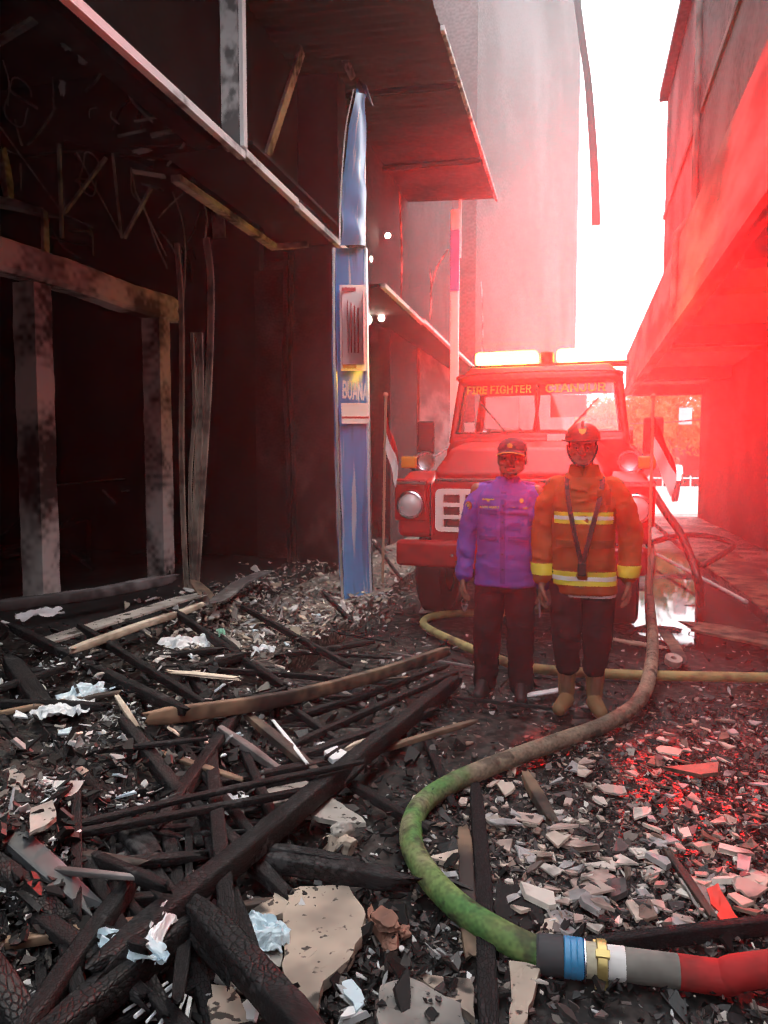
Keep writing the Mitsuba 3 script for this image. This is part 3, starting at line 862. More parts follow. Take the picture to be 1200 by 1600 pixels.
def head_man(c, k=1.0):
    """A head facing -y, its middle at c (eye height), with brow, eye hollows, nose, lips, chin and ears."""
    c = np.asarray(c, float)
    def o(x, y, z):
        return (c[0] + x * k, c[1] + y * k, c[2] + z * k)
    h = ell(o(0, 0.012, 0.035), (0.076 * k, 0.096 * k, 0.084 * k), 28)
    h = h + hullpts([o(-.055, -.035, -.012), o(.055, -.035, -.012), o(-.043, -.05, -.062), o(.043, -.05, -.062), o(0, -.072, -.085), o(-.022, -.064, -.088), o(.022, -.064, -.088), o(0, .03, -.03), o(-.05, .02, -.055), o(.05, .02, -.055)], [.022 * k] * 4 + [.017 * k] * 3 + [.035 * k, .018 * k, .018 * k], 14)
    h = h + hullpts([o(-.045, -.066, .024), o(.045, -.066, .024), o(0, -.078, .028)], 0.013 * k, 12)                       # brow
    for s in (-1, 1):
        h = h - ell(o(s * .031, -.093, .001), (.018 * k, .014 * k, .009 * k), 16)                                          # eye hollows
        h = h + ell(o(s * .048, -.058, -.026), (.02 * k, .022 * k, .016 * k), 16)                                          # cheekbones
        e = ell(o(s * .078, .012, -.006), (.010 * k, .020 * k, .032 * k), 14)
        h = h + e
    h = h + hullpts([o(0, -.084, .012), o(0, -.103, -.024), o(-.013, -.088, -.032), o(.013, -.088, -.032), o(0, -.08, -.034)], [.008 * k, .0105 * k, .0085 * k, .0085 * k, .008 * k], 12)
    h = h + hullpts([o(-.022, -.079, -.058), o(.022, -.079, -.058), o(0, -.086, -.054)], .006 * k, 10) + hullpts([o(-.018, -.079, -.068), o(.018, -.079, -.068), o(0, -.085, -.070)], .0065 * k, 10)
    return h


def face_parts(key, c, k=1.0, beard=True):
    c = np.asarray(c, float)
    def o(x, y, z):
        return [c[0] + x * k, c[1] + y * k, c[2] + z * k]
    for s in (-1, 1):
        e = part(key, "eye", moved(trimesh.creation.icosphere(2, 0.0108 * k), o(s * .031, -.0715, .001)), "eye_white", smooth=True)
        scene[e + "__iris"] = mikit.ply(moved(trimesh.creation.icosphere(2, 0.0066 * k), o(s * .031, -.0772, .0005)), "hair_black", smooth=True)
        part(key, "eyebrow", tube(catmull([o(s * .014, -.089, .020), o(s * .032, -.087, .027), o(s * .052, -.074, .019)], 4), np.array([.0022, .0026, .0026, .0026, .0026, .0024, .0022, .002, .0016]) * k, 7), "hair_black", smooth=40)
    part(key, "lips", tri(hullpts([o(-.020, -.083, -.0625), o(.020, -.083, -.0625), o(0, -.090, -.061), o(0, -.089, -.067)], .0045 * k, 10)), "lip", smooth=True)
    if beard:
        part(key, "moustache", tri(hullpts([o(-.026, -.081, -.051), o(-.004, -.092, -.043), o(-.004, -.090, -.048)], .005 * k, 10) + hullpts([o(.026, -.081, -.051), o(.004, -.092, -.043), o(.004, -.090, -.048)], .005 * k, 10)), "hair_black", smooth=True)
        b = hullpts([o(-.026, -.074, -.088), o(.026, -.074, -.088), o(0, -.083, -.092), o(0, -.070, -.108), o(-.040, -.05, -.082), o(.040, -.05, -.082)], .009 * k, 12)
        part(key, "beard", smooth_body(b, 0.012, 4, 0.002, 3, (60, 60, 60)), "hair_black", smooth=True)
    hb = ell(o(0, .022, .030), (.081 * k, .092 * k, .080 * k), 28) - m3.Manifold.cube([1, 1, 1]).translate([c[0] - .5, c[1] - 1.0 - 0.012 * k, c[2] - .5]) - m3.Manifold.cube([1, 1, 1]).translate([c[0] - .5, c[1] - .5, c[2] - 1.0 - 0.045 * k])
    part(key, "hair", smooth_body(hb, 0.015, 3, 0.003, 5, (80, 80, 80)), "hair_black", smooth=True)


def facing(ms, pos, ang):
    M = trimesh.transformations.rotation_matrix(ang, [0, 0, 1])
    M[:3, 3] = pos
    return M


class Figure:
    """Meshes in the person's own frame (facing -y, feet at z = 0), placed together at the end."""
    def __init__(self, key, pos, ang, scale=1.0):
        self.key, self.M, self.before = key, None, set(scene)
        self.M = np.eye(4)
        c, s = math.cos(ang) * scale, math.sin(ang) * scale
        self.M = np.array([[c, -s, 0, pos[0]], [s, c, 0, pos[1]], [0, 0, scale, pos[2]], [0, 0, 0, 1]])

    def done(self):
        for k in scene:
            if k not in self.before and k.startswith(self.key + "__"):
                scene[k]["to_world"] = T(self.M.tolist())


def patch(mesh, x0, x1, z0, z1, off=0.004, ymax=0.0):
    """The front of a garment between these limits, lifted off it: for bands, pockets and badges."""
    c = mesh.triangles_center
    n = mesh.face_normals
    sel = (c[:, 0] > x0) & (c[:, 0] < x1) & (c[:, 2] > z0) & (c[:, 2] < z1)
    if ymax is not None:
        sel &= (n[:, 1] < ymax)
    return sel


def band(mesh, z0, z1, x0, x1, off=0.005, front=True):
    """A strip of tape round a garment between the heights z0 and z1."""
    m = mesh
    for o, nrm in (([0, 0, z0], [0, 0, 1]), ([0, 0, z1], [0, 0, -1]), ([x0, 0, 0], [1, 0, 0]), ([x1, 0, 0], [-1, 0, 0])):
        m = trimesh.intersections.slice_mesh_plane(m, nrm, o)
    if front:
        m = trimesh.intersections.slice_mesh_plane(m, [0, -1, 0], [0, front if isinstance(front, float) else 0.05, 0])
    m = trimesh.Trimesh(m.vertices, m.faces, process=True)
    n = m.vertex_normals
    k = len(m.vertices)
    v = np.vstack([m.vertices + n * off, m.vertices + n * 0.001])
    e = m.edges_sorted
    u, cnt = np.unique(e, axis=0, return_counts=True)
    bd = {tuple(x) for x in u[cnt == 1]}
    rim = [(a, b) for a, b in m.edges if tuple(sorted((a, b))) in bd]
    f = [m.faces, m.faces[:, ::-1] + k]
    if rim:
        r = np.array(rim)
        f += [np.stack([r[:, 1], r[:, 0], r[:, 0] + k], 1), np.stack([r[:, 1], r[:, 0] + k, r[:, 1] + k], 1)]
    return trimesh.Trimesh(v, np.vstack(f), process=False)


def front_y(mesh, x, z):
    """The y of the garment's front at (x, z)."""
    hit = mesh.ray.intersects_location([[x, -2, z]], [[0, 1, 0]])[0]
    return float(hit[:, 1].min()) if len(hit) else -0.12


def drape(mesh, poly, z_to_y, off=0.004, thick=0.003):
    return poly


def panel_on(mesh, x0, x1, z0, z1, off=0.004, n=6, round_=0.0):
    """A thin panel (pocket, badge) laid on the front of a garment, following it."""
    u, v = np.meshgrid(np.linspace(x0, x1, n), np.linspace(z0, z1, n), indexing="ij")
    o = np.stack([u.ravel(), np.full(n * n, -2.0), v.ravel()], 1)
    loc, idx, _ = mesh.ray.intersects_location(o, np.tile([0, 1.0, 0], (n * n, 1)))
    y = np.full(n * n, np.nan)
    for p, i in zip(loc, idx):
        y[i] = p[1] if np.isnan(y[i]) else min(y[i], p[1])
    y = np.where(np.isnan(y), np.nanmedian(y), y)
    y = np.maximum(y, np.median(y) - 0.03)
    p = np.stack([u.ravel(), y - off, v.ravel()], 1)
    i, j = np.meshgrid(np.arange(n - 1), np.arange(n - 1), indexing="ij")
    a = (i * n + j).ravel()
    f = np.vstack([np.stack([a, a + n, a + n + 1], 1), np.stack([a, a + n + 1, a + 1], 1)])
    q = p + [0, off + 0.004, 0]
    rim = np.concatenate([np.arange(n) * n, (n - 1) * n + np.arange(1, n), (np.arange(n - 1)[::-1]) * n + n - 1, np.arange(1, n - 1)[::-1]])
    r2 = np.roll(rim, -1)
    k = n * n
    f = np.vstack([f, f[:, ::-1] + k, np.stack([r2, rim, rim + k], 1), np.stack([r2, rim + k, r2 + k], 1)])
    return trimesh.Trimesh(np.vstack([p, q]), f, process=False)


def words_on(mesh, text, x, z, h, tilt=0.0, bold=True):
    t = meshkit.text_mesh(text, h, 0.002, bold)
    return moved(t, (x, front_y(mesh, x + t.bounds[1][0] / 2, z + h / 2) - 0.006, z), [("y", tilt), ("x", math.pi / 2)])


def legs(hipz, kneez, ankz, xs, ys, rr, spread):
    out = None
    for s, (xk, yk), (xa, ya) in zip((-1, 1), xs, ys):
        hip = (s * 0.085, 0.01, hipz)
        c = chain([hip, (xk, yk, kneez), (xa, ya, ankz)], rr, 18)
        out = c if out is None else out + c
    return out


# --- the man in the violet uniform shirt
M1 = thing("person", "man in violet uniform shirt, dark cap and dark trousers standing before the fire engine", "person")
fig = Figure(M1, (-0.455, 4.80, 0.0), -0.05, 1.012)
HC = (0.035, -0.01, 1.545)
wl, wr = (-0.262, -0.045, 0.775), (0.238, -0.02, 0.735)
elL, elR = (-0.252, 0.0, 1.05), (0.242, 0.03, 1.03)
shL, shR = (-0.185, 0.0, 1.345), (0.19, 0.0, 1.335)
body = loft_torso([(0.84, .135, .09, 0, .01), (0.95, .145, .10, 0, .0), (1.10, .14, .10, 0, .0), (1.28, .15, .10, 0, 0), (1.38, .12, .07, 0, .01)])
body = body + chain([(0.0, 0.015, 1.36), (0.01, 0.01, 1.43), (0.03, 0.0, 1.50)], [.062, .056, .056], 20) + head_man(HC, 1.08)
body = body + chain([shL, elL, wl], [.045, .036, .026], 14) + chain([shR, elR, wr], [.045, .036, .026], 14)
body = body + hand(wl, -1, 0.75) + hand(wr, 1, 0.8)
body = body + legs(0.86, 0.46, 0.08, ((-.105, -.01), (.095, .0)), ((-.12, .02), (.10, .02)), [.07, .05, .038], 0)
put(M1 + "__body", smooth_body(body, 0.008, 8), "skin", smooth=True)
face_parts(M1, HC, 1.08)
sh = loft_torso([(0.735, .195, .125, -.0, .01), (0.82, .19, .125, 0, .01), (0.95, .178, .128, 0, .0), (1.08, .175, .13, 0, -.005), (1.20, .183, .128, 0, -.003), (1.31, .175, .115, 0, 0.0), (1.37, .135, .085, 0, .01), (1.405, .075, .07, .005, .012)])
sh = sh + chain([(-.150, .005, 1.325), (-.205, .0, 1.24), (-.252, .01, 1.05), (-.262, -.035, 0.80)], [.062, .064, .058, .050], 18) + chain([(.150, .0, 1.315), (.205, .0, 1.23), (.248, .035, 1.03), (.236, -.015, 0.765)], [.062, .064, .058, .050], 18)
shm = smooth_body(sh, 0.012, 9, 0.009, 2, (9, 9, 12))
put(M1 + "__shirt", shm, "violet_cloth", smooth=True)
col = loft_torso([(1.372, .085, .080, .005, .006), (1.40, .082, .078, .006, .004), (1.432, .072, .070, .01, .006)]) - ell((.01, .006, 1.43), (.062, .060, .08), 24) - m3.Manifold.cylinder(0.09, 0.001, 0.045, 4).translate([0.008, -0.085, 1.36])
part(M1, "collar", smooth_body(col, 0.012, 3), "violet_cloth", smooth=True)
for s in (-1, 1):
    part(M1, "shoulder_strap", tri(hullpts([(s * .085, .0, 1.398), (s * .085, .04, 1.398), (s * .17, .0, 1.385), (s * .17, .04, 1.385)], .009, 10)), "violet_seam", smooth=40)
    part(M1, "chest_pocket", panel_on(shm, s * .095 - .055, s * .095 + .055, 1.10, 1.215, .005), "violet_cloth", smooth=30)
    part(M1, "pocket_flap", panel_on(shm, s * .095 - .058, s * .095 + .058, 1.195, 1.225, .010), "violet_seam", smooth=30)
    part(M1, "lower_pocket_flap", panel_on(shm, s * .095 - .06, s * .095 + .06, 1.035, 1.06, .008), "violet_seam", smooth=30)
part(M1, "button_strip", panel_on(shm, -.016, .016, 0.76, 1.34, .004, 10), "violet_seam", smooth=30)
for z in (0.85, 0.95, 1.05, 1.15, 1.25):
    part(M1, "button", moved(trimesh.creation.cylinder(.0055, .004, sections=12), (0, front_y(shm, 0, z) - .006, z), [("x", math.pi / 2)]), "cap_cloth")
part(M1, "name_tape", words_on(shm, "AGUS ROMLI", -.148, 1.235, .014), "yellow_thread")
part(M1, "wing_badge", cat_([moved(trimesh.creation.cylinder(.009, .003, sections=16), (-.095, front_y(shm, -.095, 1.285) - .006, 1.285), [("x", math.pi / 2)]), bar((-.135, front_y(shm, -.13, 1.29) - .006, 1.291), (-.055, front_y(shm, -.06, 1.29) - .006, 1.291), .003, .007)]), "yellow_thread")
part(M1, "unit_tape", words_on(shm, "PEMADAM", .058, 1.233, .013, 0.22), "yellow_thread")
part(M1, "chest_badge", moved(lathe([(0, .003), (.012, .003), (.014, 0), (.0, 0)], 20), (.112, front_y(shm, .112, 1.285) - .008, 1.285), [("x", math.pi / 2)]), "yellow_thread")
for zz, rr_ in ((1.245, .027),):
    arm = [(-.232, -.062, zz)]
    bd = part(M1, "sleeve_badge", moved(lathe([(0, .004), (rr_, .003), (rr_ + .002, 0), (0, 0)], 28), (-.232, -.060, zz), [("x", math.pi / 2), ("z", -0.55)]), "band_red")
    scene[bd + "__emblem"] = mikit.ply(moved(lathe([(.017, .006), (.021, .006), (.021, .004), (.017, .004)], 28), (-.232, -.060, zz), [("x", math.pi / 2), ("z", -0.55)]), "yellow_thread")
    scene[bd + "__emblem_001"] = mikit.ply(moved(lathe([(0, .008), (.009, .007), (.009, .004), (0, .004)], 8), (-.232, -.060, zz), [("x", math.pi / 2), ("z", -0.55)]), "yellow_thread")
tr_ = loft_torso([(0.70, .15, .105, 0, .01), (0.82, .16, .11, 0, .01), (0.93, .15, .105, 0, .0)]) + legs(0.84, 0.46, 0.09, ((-.11, -.012), (.10, .0)), ((-.125, .02), (.105, .02)), [.104, .083, .072], 0)
put(M1 + "__trousers", smooth_body(tr_, 0.014, 8, 0.011, 4, (9, 9, 12)), "dark_trousers", smooth=True)
for s, (xa, ya) in zip((-1, 1), ((-.125, .02), (.105, .02))):
    part(M1, "boot", smooth_body(hullpts([(xa, ya + .05, .04), (xa, ya - .02, .05), (xa + s * .02, ya - .15, .035), (xa, ya, .12)], [.04, .045, .038, .045], 14), 0.015, 4), "black_boot", smooth=True)
# cap
cc = np.array(HC) + [0, .008, .052]
capm = (ell(cc + [0, .004, .0], (.095, .114, .084), 28) - m3.Manifold.cube([1, 1, 1]).translate([cc[0] - .5, -.5, cc[2] - 1.0 - .004]))
ck = part(M1, "cap", tri(capm), "cap_cloth", smooth=40)
brim = []
for a in np.linspace(-1.05, 1.05, 17):
    for rr_, dz in ((0.0, 0.004), (1.0, -0.018)):
        e = (0.093 + .0 * rr_, 0.110 + 0.070 * rr_ * math.cos(a * 0.85))
        brim.append((cc[0] + math.sin(a) * e[0] * (1 + .05 * rr_), cc[1] - math.cos(a) * e[1], cc[2] + dz - 0.022 * math.sin(a) ** 2))
brim = np.array(brim)
q = np.arange(16) * 2
bf = np.vstack([np.stack([q, q + 1, q + 3], 1), np.stack([q, q + 3, q + 2], 1)])
bm = trimesh.Trimesh(np.vstack([brim, brim + [0, 0, -.004]]), np.vstack([bf, bf[:, ::-1] + len(brim)]), process=False)
scene[ck + "__brim"] = mikit.ply(bm, "cap_cloth", smooth=40)
scene[ck + "__brim_braid"] = mikit.ply(tube(brim[1::2] + [0, 0.001, 0.003], 0.0035, 6), "yellow_thread", smooth=40)
scene[ck + "__badge"] = mikit.ply(moved(lathe([(0, .004), (.014, .003), (.018, 0), (0, 0)], 8), cc + [0, -.112, .028], [("x", math.pi / 2 + 0.35)]), "yellow_thread")
fig.done()

# things the violet man holds
plain("phone_body", (0.35, 0.36, 0.38), 0.2)
H1 = fig.M @ np.array([*wr, 1]);  H2 = fig.M @ np.array([*wl, 1])
single("phone", moved(rbox(.012, .075, .145, .005, 3), (H1[0] - .012, H1[1] - .055, H1[2] - .105), [("x", 0.25)]), "phone_body", "pale phone held in the hanging hand of the violet shirt man", "phone", smooth=40)
single("key_ring", cat_([tube(np.stack([H2[0] + .012 + .018 * np.cos(th), np.full(33, H2[1] - .045), H2[2] - .150 + .018 * np.sin(th)], 1), .0025, 6, False), moved(rbox(.02, .006, .05, .002, 2), (H2[0] + .02, H2[1] - .047, H2[2] - .19), [("y", .4)]), moved(rbox(.012, .006, .045, .002, 2), (H2[0] + .002, H2[1] - .047, H2[2] - .19), [("y", -.3)])]), "chrome", "shiny keys hanging from the hand of the violet shirt man", "keys", smooth=30)

# --- the firefighter in the orange coat
M2 = thing("person", "firefighter in orange coat with yellow reflective bands and a dark helmet", "person")
fig = Figure(M2, (0.03, 4.66, 0.0), -0.02, 1.0)
HC = (-0.015, -0.015, 1.625)
wl, wr = (-0.242, -0.05, 0.80), (0.268, -0.01, 0.82)
elL, elR = (-0.243, 0.03, 1.10), (0.28, 0.05, 1.11)
shL, shR = (-0.19, 0.0, 1.405), (0.19, 0.0, 1.40)
body = loft_torso([(0.88, .14, .09, 0, .01), (1.0, .145, .10, 0, .0), (1.15, .145, .10, 0, .0), (1.33, .155, .10, 0, 0), (1.43, .12, .07, 0, .01)])
body = body + chain([(0.0, 0.015, 1.41), (-.005, 0.01, 1.49), (-.012, 0.0, 1.57)], [.066, .06, .06], 20) + head_man(HC, 1.02)
body = body + chain([shL, elL, wl], [.047, .038, .028], 14) + chain([shR, elR, wr], [.047, .038, .028], 14)
body = body + hand(wl, -1, 0.6, 1.05) + hand(wr, 1, 0.7, 1.05)
body = body + legs(0.90, 0.48, 0.08, ((-.09, -.01), (.095, -.01)), ((-.085, .01), (.085, .01)), [.075, .053, .04], 0)
put(M2 + "__body", smooth_body(body, 0.008, 8), "skin", smooth=True)
face_parts(M2, HC, 1.02, beard=False)
ct = loft_torso([(0.745, .192, .130, .01, .01), (0.85, .186, .133, .01, .01), (1.0, .178, .140, 0, .0), (1.14, .18, .143, 0, -.005), (1.27, .188, .14, 0, -.003), (1.37, .175, .125, 0, 0.0), (1.44, .125, .095, 0, .01), (1.48, .085, .08, -.0, .012)])
ct = ct + chain([(-.155, 0, 1.385), (-.215, .0, 1.28), (-.245, .03, 1.10), (-.242, -.035, 0.845)], [.068, .070, .066, .056], 18) + chain([(.160, .0, 1.38), (.225, .0, 1.28), (.28, .05, 1.11), (.268, .0, 0.865)], [.068, .070, .066, .056], 18)
ctm = smooth_body(ct, 0.012, 9, 0.011, 8, (8, 8, 11))
put(M2 + "__coat", ctm, "orange_coat", smooth=True)
col = loft_torso([(1.43, .105, .098, 0, .004), (1.47, .098, .092, 0, .002), (1.53, .085, .082, -.004, .004)]) - ell((-.004, .004, 1.52), (.070, .068, .12), 24) - m3.Manifold.cylinder(0.13, 0.001, 0.06, 4).translate([-0.004, -0.10, 1.42])
part(M2, "collar", smooth_body(col, 0.012, 3), "orange_coat", smooth=True)
for nm, z0, z1, x0, x1 in (("chest_band", 1.175, 1.245, -.168, .168), ("hem_band", 0.80, 0.885, -.175, .195)):
    bk = part(M2, nm, band(ctm, z0, z1, x0, x1, .004), "band_yellow", smooth=40, label="yellow and silver reflective tape")
    scene[bk + "__silver_stripe"] = mikit.ply(band(ctm, z0 + (z1 - z0) * .34, z1 - (z1 - z0) * .34, x0, x1, .006), "band_silver", smooth=40)
for s in (-1, 1):
    x0, x1 = (-.36, -.184) if s < 0 else (.206, .40)
    bk = part(M2, "cuff_band", band(ctm, 0.85, 0.92, x0, x1, .004, front=1.0), "band_yellow", smooth=40)
    part(M2, "coat_pocket", panel_on(ctm, s * .10 - .065 + .01, s * .10 + .065 + .01, 0.905, 1.05, .008), "orange_coat", smooth=30)
    part(M2, "coat_pocket_flap", panel_on(ctm, s * .10 - .07 + .01, s * .10 + .07 + .01, 1.03, 1.075, .014), "orange_seam", smooth=30)
part(M2, "storm_flap", panel_on(ctm, -.035, .03, 0.77, 1.40, .0025, 12), "orange_coat", smooth=30)
part(M2, "chest_radio_pocket", panel_on(ctm, .075, .155, 1.29, 1.38, .012), "orange_seam", smooth=30)
# strap hanging from the neck in a V to the waist
def on(x, z, o=.012):
    return [x, front_y(ctm, x, z) - o, z]
sv = [[-.095, .02, 1.475], on(-.10, 1.42), on(-.085, 1.30), on(-.055, 1.15), on(-.025, 1.02), on(-.005, .935)]
sv2 = [[.095, .02, 1.475], on(.105, 1.42), on(.085, 1.30), on(.05, 1.15), on(.02, 1.02), on(-.0, .935)]
for q in (sv, sv2):
    part(M2, "strap", tube(catmull(q, 5), 1.0, section=[(-.014, -.004), (.014, -.004), (.014, .004), (-.014, .004)]), "strap_black", smooth=30)
part(M2, "strap_pouch", moved(rbox(.05, .03, .08, .01, 4), on(-.002, .905, .02)), "strap_black", smooth=40)
part(M2, "shirt_hem", tri(m3.Manifold.batch_hull([ell((.02 + a, .01, z), (.10, .115, .01), 24) for a in (-.07, .08) for z in (0.725, 0.76)])), "white_cloth", smooth=40)
tr_ = loft_torso([(0.72, .155, .11, 0, .01), (0.85, .165, .115, 0, .01), (0.97, .155, .11, 0, .0)]) + legs(0.86, 0.48, 0.28, ((-.09, -.012), (.095, -.01)), ((-.082, .01), (.082, .01)), [.108, .082, .066], 0)
put(M2 + "__trousers", smooth_body(tr_, 0.014, 8, 0.012, 14, (9, 9, 12)), "dark_trousers", smooth=True)
for s in (-1, 1):
    xa, ya = s * .085, .01
    bt = chain([(xa, ya + .01, .34), (xa, ya + .01, .10)], [.064, .05], 16) + hullpts([(xa, ya + .04, .045), (xa, ya - .02, .06), (xa + s * .035, ya - .15, .042)], [.046, .05, .044], 14)
    bt = bt - m3.Manifold.cube([1, 1, .1]).translate([xa - .5, ya - .5, .352])
    part(M2, "boot", smooth_body(bt, 0.015, 5), "tan_boot", smooth=True)
# helmet: shell, brim, front badge, chin strap
hc = np.array(HC) + [0, .012, .062]
hm = ell(hc, (.105, .128, .098), 32) - m3.Manifold.cube([1, 1, 1]).translate([hc[0] - .5, -.5, hc[2] - 1.0 - .015]) - ell(hc, (.095, .115, .086), 28)
hk = part(M2, "helmet", tri(hm), "helmet_shell", smooth=40)
a = np.linspace(0, 2 * np.pi, 41)
rimp = np.stack([hc[0] + .112 * np.cos(a), hc[1] + .138 * np.sin(a) - .006, hc[2] - .017 + .006 * np.cos(2 * a)], 1)
scene[hk + "__brim"] = mikit.ply(tube(rimp, 1.0, section=[(-.014, -.004), (.012, -.004), (.012, .004), (-.014, .004)], caps=False), "helmet_shell", smooth=30)
scene[hk + "__ridge"] = mikit.ply(tube([(hc[0], hc[1] - math.cos(t) * .128, hc[2] + math.sin(t) * .1) for t in np.linspace(.35, 2.7, 14)], .009, 8), "helmet_shell", smooth=40)
scene[hk + "__badge"] = mikit.ply(moved(prism([(-.022, .016), (.022, .016), (.018, -.008), (0, -.02), (-.018, -.008)], .004), hc + [0, -.124, .036], [("x", math.pi / 2 - .35)]), "yellow_thread")
ch = [(HC[0] + math.cos(t) * .088, HC[1] - .035 - .05 * max(0, -math.sin(t)), HC[2] + math.sin(t) * .125 + .02) for t in np.linspace(math.pi, 2 * math.pi, 15)]
part(M2, "chin_strap", tube(ch, .006, 6), "strap_black", smooth=40)
fig.done()

# ------------------------------------------------------------------ the blue sign post by the pavement
def sign_blue(p, n, uv):
    a = fbm(p.x * 6, p.y * 6, p.z * 2, 3)
    k = fbm(p.x * 9, p.y * 9, p.z * 1.1, 4)
    c = mix((0.05, 0.21, 0.52), (0.12, 0.34, 0.66), a)
    c = mix(c, (0.55, 0.60, 0.66), smoothstep(.60, .72, fbm(p.x * 14 + 9, p.y * 14, p.z * .9, 3)) * 0.75)
    return mix(c, (0.03, 0.03, 0.035), smoothstep(.58, .75, k) * (0.35 + 0.5 * smoothstep(4.6, 5.3, p.z)))


scene["blue_sheet"] = two({"type": "principled", "base_color": proc(sign_blue), "roughness": 0.24, "specular": 0.8})
plain("sign_white", (0.88, 0.87, 0.87), 0.35)
plain("sign_red", (0.50, 0.05, 0.06), 0.4)
scene["sign_edge"] = two({"type": "roughconductor", "material": "Al", "alpha": 0.22})

SG = thing("sign_post", "tall blue sign post with scorched peeling top standing at the pavement edge", "sign")
SY = 6.75
SYR = 7.22
SN = np.array([0.90, -0.44, 0.0])
_rows = [(938, 538, 580), (850, 534, 577), (760, 531, 576), (664, 529, 574), (560, 525, 572), (470, 524, 571), (388, 524, 570)]
_top = [(384, 531, 570), (330, 532, 570), (270, 535, 570), (200, 541, 568), (160, 549, 567), (140, 553, 570)]


def sheet(rows, y, nu=13, nv=10, wave=0.012, seed=0, thick=0.02, bulge=0.0):
    L = np.array([AY(l, r, y) for r, l, _ in rows])
    R = np.array([AY(q, r, y + SYR - SY) for r, _, q in rows])
    t = np.linspace(0, len(rows) - 1, (len(rows) - 1) * nv + 1)
    Lc = np.stack([np.interp(t, range(len(rows)), L[:, k]) for k in range(3)], 1)
    Rc = np.stack([np.interp(t, range(len(rows)), R[:, k]) for k in range(3)], 1)
    u = np.linspace(0, 1, nu)[None, :, None]
    p = Lc[:, None] * (1 - u) + Rc[:, None] * u
    w = (meshkit.fbm(np.stack([p[..., 0] * 5, p[..., 2] * 1.6, p[..., 2] * 0 + seed], -1), 3, seed=seed) - 0.5) * 2 * wave
    p += SN * (bulge * np.sin(np.pi * u[..., 0]) - w)[..., None]
    nr, nc = p.shape[:2]
    q = p.reshape(-1, 3)
    i, j = np.meshgrid(np.arange(nr - 1), np.arange(nc - 1), indexing="ij")
    a = (i * nc + j).ravel()
    f = np.vstack([np.stack([a, a + 1, a + nc + 1], 1), np.stack([a, a + nc + 1, a + nc], 1)])
    rim = np.concatenate([np.arange(nc), np.arange(1, nr) * nc + nc - 1, (nr - 1) * nc + np.arange(nc - 1)[::-1], np.arange(1, nr - 1)[::-1] * nc])
    r2, k = np.roll(rim, -1), len(q)
    f = np.vstack([f, f[:, ::-1] + k, np.stack([r2, rim, rim + k], 1), np.stack([r2, rim + k, r2 + k], 1)])
    return trimesh.Trimesh(np.vstack([q, q - SN * thick]), f, process=False)


part(SG, "panel", sheet(_rows, SY, wave=0.022, seed=2, thick=0.05, bulge=0.02), "blue_sheet", smooth=50)
part(SG, "peeled_top", sheet(_top, SY - 0.02, wave=0.085, seed=9, thick=0.004, bulge=0.03), "blue_sheet", smooth=50, label="scorched peeling upper sheet of the sign")
_hook = [AY(553, 142, SY), AY(560, 124, SY - .03), AY(572, 132, SY - .09), AY(583, 166, SY - .12), AY(570, 146, SY - .05)]
_hv = np.array(_hook)
part(SG, "curled_tip", trimesh.Trimesh(np.vstack([_hv, _hv + [0.0, .012, .0]]), [[0, 1, 4], [1, 2, 4], [2, 3, 4], [5, 9, 6], [6, 9, 7], [7, 9, 8], [0, 5, 6], [0, 6, 1], [1, 6, 7], [1, 7, 2], [2, 7, 8], [2, 8, 3]], process=False), "sign_edge")
for px in (0, 1):
    pts = [AY((q if px else l) + (1.5 if px else -1.0), r, (SYR if px else SY) + 0.01) for r, l, q in _rows]
    part(SG, "edge_strip", tube(catmull(pts, 3), 1.0, section=[(-.012, -.03), (.012, -.03), (.012, .03), (-.012, .03)]), "sign_edge")
    pts = [AY((q if px else l), r, (SYR if px else SY) - 0.02) for r, l, q in _top]
    part(SG, "edge_strip", tube(catmull(pts, 3), 1.0, section=[(-.007, -.01), (.007, -.01), (.007, .01), (-.007, .01)]), "sign_edge")


def face(l0, l1, t0, t1, off):
    """A flat print on the panel between picture fractions u (0..1 across) and heights."""
    def edge(r):
        L = np.interp(-r, [-x[0] for x in _rows], [x[1] for x in _rows])
        R = np.interp(-r, [-x[0] for x in _rows], [x[2] for x in _rows])
        return L, R
    rows = []
    for r in np.linspace(t1, t0, 4):
        L, R = edge(r)
        rows.append((r, L + (R - L) * l0, L + (R - L) * l1))
    m = sheet(rows, SY, 5, 3, 0.0, 0, 0.002)
    v = m.vertices + SN * (0.034 + off)
    return trimesh.Trimesh(v, m.faces, process=False)


part(SG, "logo_field", face(0.06, 0.94, 446, 580, 0.0), "sign_white")
for a in ((0.12, 0.88, 450, 456), (0.12, 0.88, 570, 576), (0.12, 0.18, 456, 570), (0.82, 0.88, 456, 570)):
    part(SG, "logo_border", face(*a, 0.004), "sign_red")
for i in range(4):
    part(SG, "logo_bar", face(0.30 + i * .11, 0.37 + i * .11, 470 + 4 * i, 552, 0.004), "sign_red")
_t = meshkit.text_mesh("BUANA", 0.10, 0.003, True)
_t.apply_scale([0.235 / _t.bounds[1][0], 1.6, 1])
_t.apply_scale([1.55, 1, 1])
_t = moved(_t, (0, 0, 0), [("x", math.pi / 2), ("z", math.atan2(SN[0], -SN[1]))])
_t.apply_translation(AY(529, 622, SY + .01) + SN * .045)
part(SG, "lettering", _t, "sign_white")
part(SG, "white_band", face(0.03, 0.97, 630, 662, 0.0), "sign_white")
part(SG, "band_line", face(0.03, 0.97, 651, 653.5, 0.004), "sign_red")

